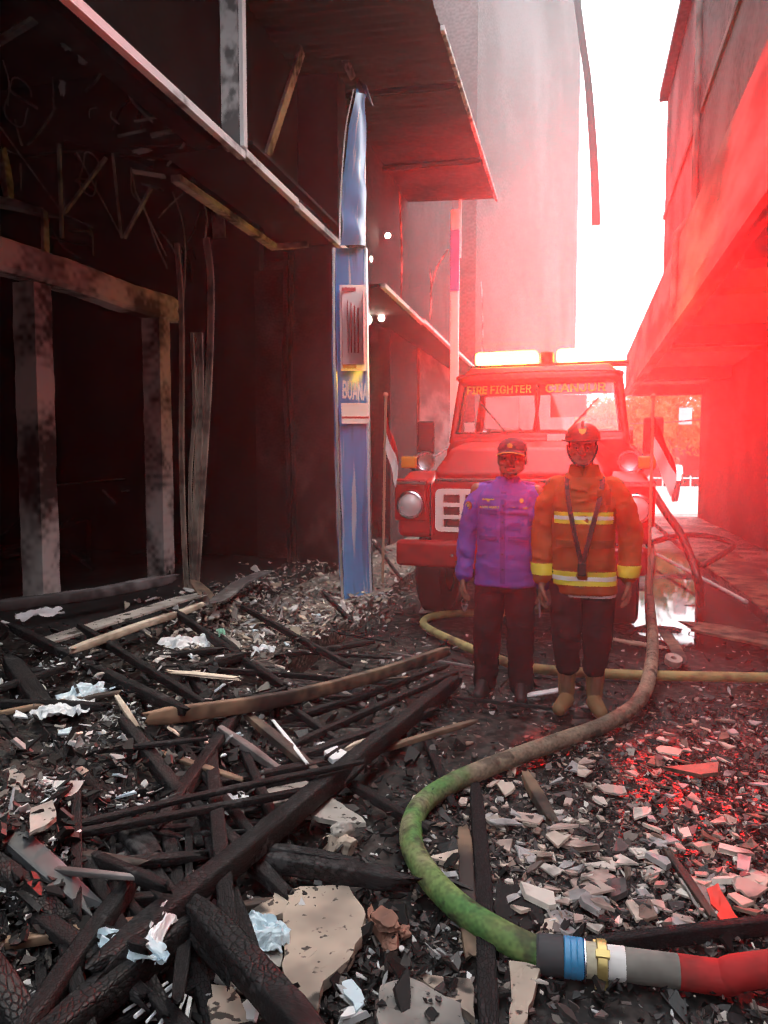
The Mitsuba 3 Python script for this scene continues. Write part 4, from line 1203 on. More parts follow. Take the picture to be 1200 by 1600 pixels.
# ------------------------------------------------------------------ hoses
def hose_fn(p, n, uv):
    a = fbm(p.x * 7, p.y * 7, p.z * 7, 4)
    g = noise(p.x * 90, p.y * 90, p.z * 90)
    green = mix((0.075, 0.20, 0.055), (0.17, 0.23, 0.075), smoothstep(0.3, 0.7, a))
    mud = mix((0.17, 0.135, 0.10), (0.28, 0.23, 0.165), smoothstep(0.3, 0.7, a))
    c = mix(green, mud, smoothstep(2.5, 3.5, p.y + (a - 0.5) * 2.2))
    b = fbm(p.x * 16 + 5, p.y * 16, p.z * 16, 4)
    c = mix(c, (0.05, 0.04, 0.03), smoothstep(.52, .72, b) * .75)
    return c * (0.6 + 0.6 * g)


def hose_bump(p, n, uv):
    return 0.6 * dr.sin(uv.x * 2 * math.pi / 0.020) * 0.5 + fbm(p.x * 60, p.y * 60, p.z * 60, 2)


textured("green_hose", hose_fn, 0.75, hose_bump, 0.002, 1e-3)


def hose2_fn(p, n, uv):
    a = fbm(p.x * 8, p.y * 8, p.z * 8, 4)
    return mix((0.17, 0.13, 0.07), (0.40, 0.36, 0.15), smoothstep(0.25, 0.6, a))


textured("yellow_hose", hose2_fn, 0.75, bump_fine, 0.004)
plain("black_hose_rubber", (0.022, 0.018, 0.018), 0.5)


def red_hose_fn(p, n, uv):
    a = fbm(p.x * 9, p.y * 9, p.z * 9, 4)
    return mix((0.42, 0.022, 0.022), (0.24, 0.035, 0.03), smoothstep(0.45, 0.75, a))


textured("red_hose_cloth", red_hose_fn, 0.8, bump_fine, 0.003)
textured("grey_hose_cloth", soot_fn((0.25, 0.235, 0.21), (0.15, 0.14, 0.125), 9), 0.85, bump_fine, 0.003)
plain("blue_plastic", (0.05, 0.26, 0.50), 0.4)
plain("brass", (0.55, 0.42, 0.16), 0.35, metallic=0.6)
plain("cream_rubber", (0.50, 0.46, 0.34), 0.6)
plain("dark_collar", (0.05, 0.05, 0.055), 0.7)


def tube_uv(pts, r, n=20):
    m = tube(pts, r, n)
    p = np.asarray(pts)
    s = np.concatenate([[0], np.cumsum(np.linalg.norm(np.diff(p, axis=0), axis=1))])
    uv = np.zeros((len(m.vertices), 2))
    k = len(p)
    uv[:k * n, 0] = np.repeat(s, n)
    uv[:k * n, 1] = np.tile(np.arange(n) / n, k)
    uv[-1, 0] = s[-1]
    return m, uv


HS = thing("suction_hose", "thick mossy green suction hose looping over the rubble to the coupling", "hose")
HP = [(846, 1490, .055), (800, 1470, .07), (725, 1424, .075), (668, 1366, .08), (642, 1312, .085), (655, 1262, .08), (702, 1226, .075), (780, 1192, .075), (862, 1162, .07), (938, 1135, .07), (985, 1108, .075), (1008, 1078, .14), (1017, 1042, .19), (1020, 1000, .12), (1017, 955, .08), (1014, 905, .07), (1020, 865, .08), (1012, 838, .35)]
hp = catmull([G(a, b, z) for a, b, z in HP], 9)
_m, _uv = tube_uv(hp, np.interp(np.arange(len(hp)), [0, len(hp) * .55, len(hp) - 1], [.046, .045, .043]), 22)
part(HS, "hose_pipe", _m, "green_hose", smooth=True, uv=_uv)
c0, c1 = G(838, 1489, .058), G(1062, 1518, .060)
cd = (c1 - c0) / np.linalg.norm(c1 - c0)
CLEN = np.linalg.norm(c1 - c0)


def ringed(name, f0, f1, prof, mat, parent):
    """A turned piece on the coupling's axis from fraction f0 to f1 of its length; prof: (fraction, radius)."""
    L = (f1 - f0) * CLEN
    m = lathe([(0.0, 0.0)] + [(r, t * L) for t, r in prof] + [(0.0, L)], 40)
    d, s, u = frame_from(cd)
    m.apply_transform(mat4(c0 + cd * f0 * CLEN, s, u, d))
    return part(parent, name, m, mat, smooth=35)


ringed("clamp_collar", 0.0, 0.195, [(0, .05), (.1, .056), (.9, .056), (1, .052)], "dark_collar", HS)
ringed("blue_ring", 0.197, 0.335, [(0, .054), (.05, .057), (.30, .057), (.34, .055), (.38, .057), (.62, .057), (.66, .055), (.70, .057), (.95, .057), (1, .054)], "blue_plastic", HS)
ringed("steel_ring", 0.337, 0.352, [(0, .055), (.2, .060), (.8, .060), (1, .055)], "chrome", HS)
ringed("sealing_sleeve", 0.354, 0.425, [(0, .049), (1, .049)], "cream_rubber", HS)
ringed("brass_ring", 0.427, 0.50, [(0, .054), (.08, .060), (.92, .060), (1, .054)], "brass", HS)
for a in np.linspace(0, 2 * np.pi, 3, endpoint=False) + 0.9:
    d, s, u = frame_from(cd)
    o = c0 + cd * 0.463 * CLEN + (s * math.cos(a) + u * math.sin(a)) * .0625
    part(HS, "brass_lug", bar(o - cd * .02, o + cd * .02, .02, .02, a), "brass")
RH = thing("delivery_hose", "red delivery hose with grey sleeve joined to the green hose", "hose")
ringed("grey_sleeve", 0.502, 1.0, [(0, .045), (.3, .0465), (1, .0465)], "grey_hose_cloth", RH)
ringed("white_tape", 0.505, 0.625, [(0, .0475), (1, .048)], "paper_white", RH)
rp = catmull([c0 + cd * CLEN * .99, c1 + cd * .12, G(1150, 1520, .08), G(1235, 1508, .08), G(1330, 1490, .07), G(1500, 1470, .06)], 8)
part(RH, "hose_pipe", tube(rp, .0475, 22), "red_hose_cloth", smooth=40)

YH = [(1330, 1066, .05), (1230, 1060, .05), (1100, 1057, .05), (1000, 1055, .055), (900, 1050, .055), (820, 1042, .05), (762, 1024, .05), (712, 1003, .05), (676, 986, .05), (661, 973, .05), (680, 962, .05), (730, 958, .05), (800, 957, .05), (880, 950, .05)]
single("hose", tube(catmull([G(a, b, z) for a, b, z in YH], 8), .036, 16), "yellow_hose", "muddy yellow hose crossing the alley behind the two men's feet", "hose", smooth=True)
bh = [AY(1018, 765, 7.6), AY(1040, 800, 7.4), AY(1062, 832, 7.3), AY(1082, 878, 7.15), AY(1092, 915, 7.0), G(1094, 945, .04)]
single("hose", tube(catmull(bh, 7), .037, 14), "black_hose_rubber", "stiff black hose arching down from the fire engine to the puddle", "hose", smooth=True)
bh2 = [AY(1012, 850, 7.9), AY(1045, 840, 8.3), AY(1085, 836, 8.8), AY(1125, 842, 9.0), AY(1146, 852, 8.8), AY(1128, 866, 8.3), AY(1098, 884, 7.7)]
single("hose", tube(catmull(bh2, 7), .030, 14), "black_hose_rubber", "black hose bent in a loop above the wet pavement", "hose", smooth=True)
single("pipe", tube([G(1026, 866, .12), G(1166, 940, .12)], .022, 10), "pale_metal", "pale metal pipe lying along the wet pavement edge", "pipe", smooth=40)

# ------------------------------------------------------------------ burnt timbers
def char_fn(p, n, uv):
    q = fbm(p.x * 3, p.y * 3, p.z * 3, 2)
    d1, d2, w = voronoi(uv.x * (48 + 30 * smoothstep(.4, .6, q)), uv.y * 38)
    e = smoothstep(0.0, 0.22, d2 - d1)
    ash = smoothstep(0.60, 0.78, fbm(p.x * 6, p.y * 6, p.z * 6, 3) * 0.75 + noise(p.x * 70, p.y * 70, p.z * 70) * 0.25)
    c = mix((0.006, 0.006, 0.006), (0.022, 0.021, 0.023), e * (0.4 + 0.6 * w))
    return mix(c, (0.13, 0.13, 0.135), ash * 0.30)


def char_bump(p, n, uv):
    q = fbm(p.x * 3, p.y * 3, p.z * 3, 2)
    d1, d2, w = voronoi(uv.x * (48 + 30 * smoothstep(.4, .6, q)), uv.y * 38)
    return smoothstep(0.0, 0.3, d2 - d1) * (0.6 + 0.4 * w)


textured("char", char_fn, 0.5, char_bump, 0.0035, 1e-3, specular=0.25)
textured("ashen_wood", soot_fn((0.21, 0.20, 0.20), (0.06, 0.055, 0.055), 7), 0.7, bump_fine, 0.004)
textured("scorched_wood", soot_fn((0.24, 0.16, 0.105), (0.035, 0.027, 0.024), 5), 0.7, bump_fine, 0.004)
textured("pale_board", soot_fn((0.52, 0.46, 0.37), (0.22, 0.18, 0.14), 4, 0.25, 0.6), 0.7, bump_fine, 0.003)
textured("bluish_board", soot_fn((0.14, 0.165, 0.19), (0.05, 0.055, 0.06), 8), 0.6, bump_fine, 0.004)


def pitted(light, dark):
    def fn(p, n, uv):
        a = fbm(p.x * 4, p.y * 4, p.z * 4, 4)
        c = mix(dark, light, smoothstep(.25, .6, a))
        v = noise(p.x * 38, p.y * 38, p.z * 38) * .6 + noise(p.x * 90, p.y * 90, p.z * 90) * .4
        c = mix(c, (0.025, 0.02, 0.018), smoothstep(.66, .76, v + (a - .5) * .25) * .9)
        k = fbm(p.x * 9 + 40, p.y * 9, p.z * 9, 3)
        return mix(c, (0.04, 0.035, 0.03), smoothstep(.66, .74, k))
    return fn


textured("plaster_slab", pitted((0.44, 0.36, 0.29), (0.22, 0.18, 0.15)), 0.85, bump_fine, 0.012)
textured("grey_slab", pitted((0.36, 0.34, 0.31), (0.15, 0.14, 0.13)), 0.85, bump_fine, 0.012)
textured("brick_red", soot_fn((0.35, 0.17, 0.12), (0.15, 0.08, 0.06), 7), 0.85, bump_fine, 0.008)
plain("crumpled_white", (0.66, 0.70, 0.72), 0.6)
plain("blue_white_plastic", (0.50, 0.62, 0.68), 0.4)
plain("mint_plastic", (0.32, 0.62, 0.48), 0.5)
plain("red_plastic", (0.60, 0.06, 0.04), 0.4)


def beam_uv(p0, p1, w, h, seed, **k):
    m = beam_mesh(p0, p1, w, h, seed, **k)
    p0, p1 = np.asarray(p0, float), np.asarray(p1, float)
    d, s, u = frame_from(p1 - p0)
    q = m.vertices - p0
    uv = np.stack([q @ d, np.arctan2(q @ u, q @ s) * 0.08 + seed * .37], 1)
    return m, uv


NB = [0]


def timber(a, b, w, h, label, mat="char", group=None, name="charred_beam", cat="beam", **k):
    """A timber from picture point + height a to b."""
    NB[0] += 1
    p0, p1 = GB(*a), GB(*b)
    if mat == "char":
        w, h = w * .74, h * .78
    m, uv = beam_uv(p0, p1, w, h, NB[0], **k)
    key = thing(name, label, cat, group)
    return put(key, m, mat, True if mat == "char" else 40, **({"uv": uv} if mat == "char" else {}))


timber((165, 1520, .22), (712, 1062, .12), .115, .125, "longest charred beam, running diagonally across the heap of burnt timbers", rough=.09)
timber((60, 1640, .20), (325, 1425, .16), .125, .12, "thick charred beam just below the longest diagonal one")
timber((10, 1035, .22), (246, 1362, .10), .135, .10, "broad black charred beam sloping down from the pavement edge into the heap", rough=.05)
timber((-30, 1272, .10), (140, 1420, .07), .085, .045, "bluish grey plank lying on the heap at the lower left", "bluish_board", rough=.03, name="plank", cat="plank", crack=.1)
timber((-40, 1322, .16), (112, 1452, .10), .10, .10, "black charred beam right under the bluish grey plank")
timber((20, 1640, .19), (206, 1372, .23), .085, .09, "charred beam propped upright across the end of the bluish plank", rough=.10)
timber((242, 1296, .10), (372, 1108, .20), .085, .09, "ash dusted charred beam crossing the middle of the heap", rough=.10)
timber((196, 1130, .16), (318, 1288, .08), .085, .08, "charred beam with white ash spots behind the crossing ash dusted beam")
timber((305, 1252, .16), (448, 1402, .08), .085, .08, "short cracked black beam passing under the longest beam", rough=.12)
timber((232, 1124, .24), (700, 1016, .24), .05, .075, "long thin scorched lath with brown top face", "scorched_wood", rough=.03, name="lath", cat="lath", bend=-.05)
timber((18, 980, .34), (292, 1112, .15), .075, .075, "black rafter sloping off the pavement edge")
timber((122, 978, .34), (318, 1100, .17), .055, .06, "thinner black rafter parallel to the sloping rafter")
timber((276, 958, .33), (444, 1072, .18), .065, .07, "black rafter beside the pale rubble on the step")
timber((378, 948, .35), (546, 1042, .17), .055, .06, "black rafter ending near the kerb by the blue sign post")
timber((505, 925, .36), (548, 972, .24), .05, .05, "short black stick leaning by the blue sign post")
timber((384, 1118, .17), (500, 1212, .10), .06, .045, "grey brown batten beside the sharp white splinter", "scorched_wood", rough=.04, name="batten", cat="batten")
timber((340, 1136, .15), (440, 1206, .09), .055, .045, "grey brown batten with rough ash dusted face", "ashen_wood", rough=.06, name="batten", cat="batten")
timber((398, 1346, .12), (640, 1384, .09), .11, .10, "thick ribbed charred log lying level above the big plaster slab", rough=.12, crack=1.3)
timber((398, 1322, .16), (560, 1350, .13), .07, .06, "charred plank on top of the thick ribbed log", rough=.12, crack=1.0)
timber((455, 1166, .12), (712, 1050, .14), .05, .05, "slim charred rafter alongside the longest beam near the men", name="charred_rafter", cat="rafter")
timber((470, 1120, .10), (700, 1040, .10), .045, .045, "slim charred rafter farthest from the longest beam", name="charred_rafter", cat="rafter")
timber((538, 1215, .10), (668, 1300, .08), .06, .06, "charred rafter stub running to the bend of the green hose", name="charred_rafter", cat="rafter")
timber((450, 1105, .12), (545, 1170, .1), .05, .05, "charred rafter under the thin scorched lath", name="charred_rafter", cat="rafter")
timber((742, 1222, .05), (772, 1640, .04), .085, .06, "flat charred board passing beneath the green hose", name="charred_board", cat="board", rough=.04)
timber((722, 1292, .03), (742, 1490, .03), .06, .05, "dark board lying close beside the flat charred board", "scorched_wood", name="charred_board", cat="board", rough=.04)
timber((876, 1482, .05), (1290, 1434, .05), .055, .07, "straight black bar lying behind the hose coupling", name="black_bar", cat="bar", rough=.02, crack=.2)
timber((1040, 1328, .03), (1112, 1432, .04), .035, .03, "thin brown stick next to the red plastic piece", "scorched_wood", name="stick", cat="stick", rough=.04)
timber((818, 1212, .03), (862, 1284, .03), .06, .05, "short dark reddish block of wood on the tile rubble", "scorched_wood", name="wood_block", cat="wood", rough=.06)
timber((296, 1418, .20), (520, 1660, .17), .12, .11, "thick black beam in the lower edge between ash pile and plaster slab")
timber((-30, 1480, .14), (60, 1640, .12), .11, .10, "black beam end cut by the lower left corner")
timber((60, 1000, .27), (306, 932, .26), .155, .02, "wide beige board along the pavement edge", "grey_slab", name="board", cat="board", rough=.02, crack=0)
timber((112, 1016, .22), (316, 944, .22), .05, .045, "narrow pale wooden beam in front of the wide beige board", "pale_board", name="board", cat="board", rough=.03, crack=.1)
timber((306, 912, .36), (336, 946, .30), .13, .02, "terracotta brown board leaning at the foot of the shutter rails", "scorched_wood", name="board", cat="board", rough=.03, crack=0)
timber((330, 938, .33), (416, 894, .33), .14, .02, "brown grey board on the step by the soot covered pier", "ashen_wood", name="board", cat="board", rough=.02, crack=0)
timber((272, 1050, .20), (366, 1058, .20), .09, .018, "yellow splintered board on the pale rubble", "pale_board", name="board", cat="board", rough=.10, crack=0)
timber((183, 1086, .20), (214, 1134, .17), .03, .02, "small yellow stick above the crossing timbers", "pale_board", name="stick", cat="stick", rough=.04)
timber((426, 1126, .20), (478, 1192, .16), .025, .012, "sharp white splinter with dark edge", "crumpled_white", name="splinter", cat="splinter", rough=.12)
timber((582, 845, .35), (628, 905, .22), .05, .05, "dark stick leaning on the pavement by the flag pole", name="stick", cat="stick")
timber((-10, 950, .42), (270, 905, .42), .11, .10, "sooty log on the shop floor by the columns", "ashen_wood", name="charred_log", cat="log", rough=.10)
timber((640, 1044, .05), (700, 1000, .05), .03, .03, "thin dark stick by the bend of the yellow hose", name="stick", cat="stick")
timber((520, 1180, .10), (606, 1138, .10), .05, .03, "pale torn lath beside the pale grey slab", "pale_board", name="lath", cat="lath", rough=.1)
timber((700, 1090, .05), (880, 1108, .03), .03, .03, "thin charred lath lying at the men's feet", name="lath", cat="lath")
timber((810, 1085, .05), (896, 1072, .05), .07, .012, "white torn strip at the feet between the two men", "crumpled_white", name="strip", cat="strip", rough=.1)
timber((965, 1000, .05), (1036, 1012, .04), .11, .02, "pale plank piece behind the crossing hoses", "pale_board", name="plank", cat="plank", rough=.04)
timber((1040, 985, .06), (1064, 1035, .05), .10, .02, "dark plank piece by the pinkish tape roll", "scorched_wood", name="plank", cat="plank", rough=.04)
timber((1085, 985, .06), (1300, 1030, .06), .40, .03, "wide wet board lying at the foot of the arcade wall", "scorched_wood", name="board", cat="board", rough=.02, crack=0)

_r = np.random.default_rng(41)
for i in range(46):       # thin burnt laths scattered through the heap
    px, py = _r.uniform(0, 690), _r.uniform(985, 1560)
    if px > 420 and py > 1380 or (px > 560 and py > 1250):
        continue
    p = GB(px, py, _r.uniform(.04, .14))
    a = _r.normal(0.75, 0.5) if _r.random() < .5 else _r.normal(-0.65, 0.5)
    L = _r.uniform(.25, .8)
    d = np.array([math.cos(a), math.sin(a), _r.normal(0, .12)]) * L / 2
    NB[0] += 1
    w = _r.uniform(.02, .05)
    m, uv = beam_uv(p - d, p + d, w, w * _r.uniform(.4, 1), NB[0], step=.06)
    mt = "char" if _r.random() < .8 else ("scorched_wood" if _r.random() < .6 else "ashen_wood")
    put(thing("burnt_lath", "short thin burnt lath lying among the heap of charred beams", "lath", "short burnt laths in the timber heap"), m, mt, True, uv=uv)

_r = np.random.default_rng(58)
for i in range(90):       # long thin rafters lying across one another through the heap
    px, py = _r.uniform(-60, 640), _r.uniform(1000, 1620)
    if (px > 400 and py > 1370) or (px > 520 and py > 1240) or (px < 260 and py < 1010):
        continue
    zb = _r.uniform(.04, .14)
    p = GB(px, py, zb)
    a = _r.normal(-0.75, 0.22) if _r.random() < .55 else _r.normal(0.95, 0.25)
    L = _r.uniform(.7, 1.7) * (0.75 if py > 1350 else 1)
    d = np.array([math.cos(a), math.sin(a), 0]) * L / 2
    e0, e1 = p - d, p + d
    e0[2] = max(float(base(e0[0], e0[1])) + .02, zb + _r.normal(0, .05))
    e1[2] = max(float(base(e1[0], e1[1])) + .02, zb + _r.normal(0, .05))
    if max(e0[0], e1[0]) > -0.25 and min(p[1], e0[1], e1[1]) < 4.2:
        continue
    tr_px = [proj(e0 + (e1 - e0) * t) for t in np.linspace(0, 1, 12)]
    if any((420 < a_ < 600 and b_ > 1370) or a_ > 690 or (a_ > 560 and b_ > 1230) for a_, b_ in tr_px):
        continue
    NB[0] += 1
    w = _r.uniform(.035, .062)
    m, uv = beam_uv(e0, e1, w, w * _r.uniform(.6, 1.1), NB[0], step=.05, rough=_r.uniform(.04, .12), crack=_r.uniform(.2, 1))
    put(thing("burnt_rafter", "long thin straight burnt rafter lying crosswise in the heap of charred beams", "rafter", "long burnt rafters in the timber heap"), m, "char", True, uv=uv)

# ------------------------------------------------------------------ slabs, tiles and rubble
def slab(pts, z, thick, mat, label, name="plaster_slab", cat="slab", seed=0, tilt=None, group=None):
    """A broken flat slab whose outline is given by picture points on the plane z; edges broken finely."""
    z = max(z, max(float(base(*G(a, b, z)[:2])) for a, b in pts) + thick * .6)
    P3 = np.array([G(a, b, z) for a, b in pts])[:, :2]
    c = P3.mean(0)
    out = []
    r = np.random.default_rng(seed + 5)
    for a, b in zip(P3, np.roll(P3, -1, 0)):
        n = max(2, int(np.linalg.norm(b - a) / 0.035))
        for t in np.arange(n) / n:
            q = a + (b - a) * t
            out.append(q - c + r.normal(0, 0.0045, 2) * (t > 0))
    from shapely.geometry import Polygon
    poly = Polygon(out).buffer(0)
    if poly.geom_type != "Polygon":
        poly = max(poly.geoms, key=lambda g: g.area)
    m = trimesh.creation.extrude_polygon(poly, thick, engine="earcut")
    m = m.subdivide_to_size(0.05, max_iter=10)
    m = trimesh.Trimesh(m.vertices, m.faces, process=True)
    v = m.vertices.copy()
    top = v[:, 2] > thick * .5
    v[:, 2] += (meshkit.fbm(v * 9 + seed, 3, seed=seed) - .5) * .02 * np.where(top, 1, .3)
    m = trimesh.Trimesh(v, m.faces, process=False)
    if tilt:
        m.apply_transform(trimesh.transformations.euler_matrix(tilt[0], tilt[1], 0))
    m.apply_translation([*c, z - thick])
    return single(name, m, mat, label, cat, group, smooth=35)


slab([(468, 1384), (545, 1384), (568, 1418), (566, 1462), (545, 1500), (505, 1532), (492, 1588), (440, 1562), (446, 1492), (442, 1440), (452, 1405)], .09, .035, "plaster_slab", "largest broken slab of beige plaster lying flat among the char", seed=1)
slab([(430, 1392), (466, 1386), (462, 1408), (445, 1426), (429, 1430)], .085, .03, "plaster_slab", "small plaster piece broken off the top of the largest slab", seed=2)
slab([(380, 1452), (440, 1460), (438, 1510), (420, 1540), (385, 1515), (395, 1490), (372, 1470)], .07, .03, "grey_slab", "grey pitted plaster slab just left of the largest slab", seed=3)
slab([(395, 1420), (426, 1405), (430, 1430), (402, 1442)], .10, .04, "plaster_slab", "brownish plaster lump above the grey pitted slab", seed=4)
slab([(594, 1540), (640, 1526), (720, 1568), (740, 1640), (600, 1650), (588, 1585)], .06, .03, "grey_slab", "pale grey broken slab at the bottom edge under the hose", seed=5)
slab([(650, 1520), (735, 1530), (742, 1590), (720, 1575)], .05, .025, "plaster_slab", "angular beige slab piece against the flat charred board", seed=6)
slab([(795, 1500), (845, 1510), (832, 1560), (812, 1620), (785, 1640), (800, 1560)], .05, .03, "plaster_slab", "pinkish slab strip below the hose collar", seed=7)
slab([(325, 1538), (362, 1540), (395, 1600), (380, 1650), (330, 1640)], .08, .03, "plaster_slab", "yellowish stone slab at the lower edge by the ash pile", seed=8)
slab([(388, 1250), (448, 1214), (482, 1222), (470, 1246), (430, 1256)], .15, .02, "grey_slab", "light grey board piece behind the longest beam", "board_piece", "board", seed=9)
slab([(496, 1240), (520, 1246), (572, 1284), (530, 1284), (486, 1272)], .13, .02, "grey_slab", "triangular grey board piece in front of the longest beam", "board_piece", "board", seed=10)
slab([(490, 1158), (520, 1160), (548, 1180), (520, 1186)], .13, .025, "crumpled_white", "pale bluish slab beside the grey brown battens", seed=11)
slab([(0, 1205), (22, 1196), (40, 1212), (30, 1234), (0, 1232)], .10, .02, "grey_slab", "pale pitted slab at the left edge of the heap", seed=12)
slab([(0, 1040), (22, 1030), (24, 1050), (0, 1058)], .22, .02, "plaster_slab", "beige board scrap at the left edge by the sloping rafters", seed=13)
slab([(48, 1262), (82, 1250), (88, 1276), (70, 1290), (46, 1300)], .12, .015, "grey_slab", "torn grey sheet near the ribbed black timber", "torn_sheet", "sheet", seed=14)
slab([(1104, 1388), (1122, 1380), (1158, 1438), (1128, 1442)], .05, .008, "red_plastic", "bright red triangular plastic piece on the rubble", "plastic_piece", "plastic", seed=15)
slab([(1060, 1372), (1104, 1388), (1128, 1442), (1100, 1430)], .04, .008, "grey_slab", "clear grey sheet beside the red plastic piece", "plastic_piece", "plastic", seed=16)
slab([(534, 1534), (550, 1528), (572, 1566), (556, 1580)], .07, .006, "blue_white_plastic", "pale blue plastic strip right below the largest slab", "plastic_strip", "plastic", seed=17)
slab([(580, 1412), (600, 1440), (622, 1470), (596, 1462), (574, 1430)], .06, .03, "brick_red", "reddish tile shard under the brick lump", "tile_shard", "tile", seed=18)
slab([(1085, 870), (1130, 850), (1260, 940), (1190, 948)], .105, .02, "scorched_wood", "flat brown sheet lying on the wet arcade pavement", "flat_sheet", "sheet", seed=19)
slab([(775, 1378), (842, 1388), (850, 1440), (800, 1470), (770, 1420)], .03, .01, "soot_black", "black burnt sheet inside the bend of the green hose", "burnt_sheet", "sheet", seed=20)


def lump(px, py, z, size, mat, label, name="rubble_lump", cat="rubble", seed=0, flat=.7):
    m = trimesh.creation.icosphere(3, 1.0)
    v = m.vertices * (1 + (meshkit.fbm(m.vertices * 1.7 + seed * 3, 3, seed=seed) - .5)[:, None] * 1.1)
    r = np.random.default_rng(seed)
    for _ in range(5):         # broken faces
        d = r.normal(size=3)
        d /= np.linalg.norm(d)
        t = v @ d
        v = v - np.clip(t - .62, 0, None)[:, None] * d
    v = v * np.array(size) / 2
    m = trimesh.Trimesh(v, m.faces, process=False)
    m.apply_transform(trimesh.transformations.rotation_matrix(r.uniform(0, 6), [0, 0, 1]))
    m.apply_translation(GB(px, py, z))
    return single(name, m, mat, label, cat, smooth=25)


lump(520, 1316, .07, (.09, .08, .09), "plaster_slab", "white edged block lump at the left of the three blocks by the log", seed=1)
lump(536, 1296, .11, (.10, .08, .07), "grey_slab", "pale block topmost of the three blocks by the log", seed=2)
lump(540, 1322, .07, (.10, .09, .07), "plaster_slab", "beige block lowest of the three blocks by the log", seed=3)
lump(604, 1438, .10, (.10, .08, .07), "brick_red", "reddish brick lump to the right of the largest slab", seed=4)
lump(612, 1470, .05, (.11, .07, .05), "brick_red", "rounded reddish lump below the brick lump", seed=5)
lump(628, 1456, .05, (.05, .05, .05), "brick_red", "little reddish lump beside the green hose", seed=6)
lump(838, 1478, .04, (.10, .06, .05), "crumpled_white", "white lump touching the hose collar", seed=7)


def crumple(px, py, z, size, mat, label, name="crumpled_paper", cat="paper", seed=0):
    n = 22
    u, w = np.meshgrid(np.linspace(-1, 1, n), np.linspace(-1, 1, n), indexing="ij")
    r_ = np.sqrt(u ** 2 + w ** 2) + 1e-6
    sq = np.maximum(np.abs(u), np.abs(w)) / r_                      # square to disc
    ang = np.arctan2(w, u)
    lim = .62 + .55 * meshkit.noise(np.stack([np.cos(ang) * 1.6 + seed, np.sin(ang) * 1.6, 0 * ang], -1), seed)
    x, y = u * sq * lim, w * sq * lim
    q = np.stack([x * 2.3 + seed * 3.3, y * 2.3, 0 * x], -1)
    fold = 1 - np.abs(meshkit.noise(q, seed) - .5) * 2
    z_ = fold * .8 + (1 - np.abs(meshkit.noise(q * 2.3 + 7, seed) - .5) * 2) * .45 - .5 * r_ ** 2 * .6
    x, y = x + (meshkit.noise(q * 1.7 + 30, seed) - .5) * .35, y + (meshkit.noise(q * 1.7 + 60, seed) - .5) * .35
    v = np.stack([x, y, (z_ - .7)], -1).reshape(-1, 3) * np.array(size) * np.array([.62, .62, .9])
    i_, j_ = np.meshgrid(np.arange(n - 1), np.arange(n - 1), indexing="ij")
    a_ = (i_ * n + j_).ravel()
    f_ = np.vstack([np.stack([a_, a_ + n, a_ + n + 1], 1), np.stack([a_, a_ + n + 1, a_ + 1], 1)])
    m = trimesh.Trimesh(np.vstack([v, v - [0, 0, .002]]), np.vstack([f_, f_[:, ::-1] + len(v)]), process=False)
    m.apply_transform(trimesh.transformations.rotation_matrix(seed * 1.3, [0, 0, 1]))
    m.apply_translation(GB(px, py, z))
    return single(name, m, mat, label, cat)


crumple(132, 1078, .15, (.26, .16, .06), "blue_white_plastic", "biggest crumpled white sheet at the top of the pale heap", seed=1)
crumple(118, 1098, .14, (.22, .14, .05), "crumpled_white", "crumpled white sheet below the biggest crumpled one", seed=2)
crumple(80, 1108, .12, (.14, .12, .05), "crumpled_white", "small crumpled white paper at the edge of the pale heap", seed=3)
crumple(352, 1252, .13, (.17, .13, .05), "crumpled_white", "bright white paper in the middle of the heap behind the longest beam", seed=4)
crumple(374, 1248, .13, (.07, .06, .04), "crumpled_white", "little white scrap next to the bright white paper", seed=5)
crumple(348, 1420, .12, (.09, .10, .08), "blue_white_plastic", "crumpled grey foil at the tip of the thick lower beam", name="crumpled_foil", cat="foil", seed=6)
crumple(415, 1446, .12, (.16, .10, .05), "blue_white_plastic", "crumpled bluish foil lying on the grey pitted slab", name="crumpled_foil", cat="foil", seed=7)
crumple(284, 1002, .27, (.34, .20, .10), "crumpled_white", "grey white ash heap in a burnt basin by the pale beam", name="ash_heap", cat="ash", seed=8)
crumple(345, 985, .29, (.07, .05, .05), "mint_plastic", "mint green plastic scrap in the pale rubble", name="plastic_scrap", cat="plastic", seed=9)
crumple(412, 1012, .25, (.12, .09, .05), "crumpled_white", "white crumpled scrap on the step near the kerb", seed=10)
crumple(250, 1430, .25, (.26, .07, .05), "crumpled_white", "crust of pale ash on the longest beam's lower end", name="ash_crust", cat="ash", seed=11)
crumple(215, 1470, .25, (.20, .08, .05), "blue_white_plastic", "second crust of pale ash below the first on the longest beam", name="ash_crust", cat="ash", seed=12)
crumple(60, 955, .40, (.30, .10, .06), "crumpled_white", "twisted pale cloth on the boards near the columns", name="cloth_scrap", cat="cloth", seed=13)
# burnt basin, fan of pale metal strips, spring of wire
for i in range(7):
    a = -0.5 + i * .13
    o = G(150, 1118, .16)
    single("metal_strip", bar(o + np.array([.01 * i, 0, 0]), o + np.array([.20 * math.sin(a) + .12, -.30 * math.cos(a), -.09]), .018, .004, .4), "crumpled_white", "narrow pale metal strip in the small fan of strips", "metal strip", "fanned pale metal strips")
for i in range(6):
    o = G(262 + i * 7, 1535 + i * 5, .10)
    single("wire_strand", tube([o, o + np.array([-.03 + .02 * i, -.16, .03])], .004 + .002 * (i % 2), 6), "crumpled_white", "pale straight wire strand at the bottom by the thick black beam", "wire", "pale wire strands in the bottom ash")


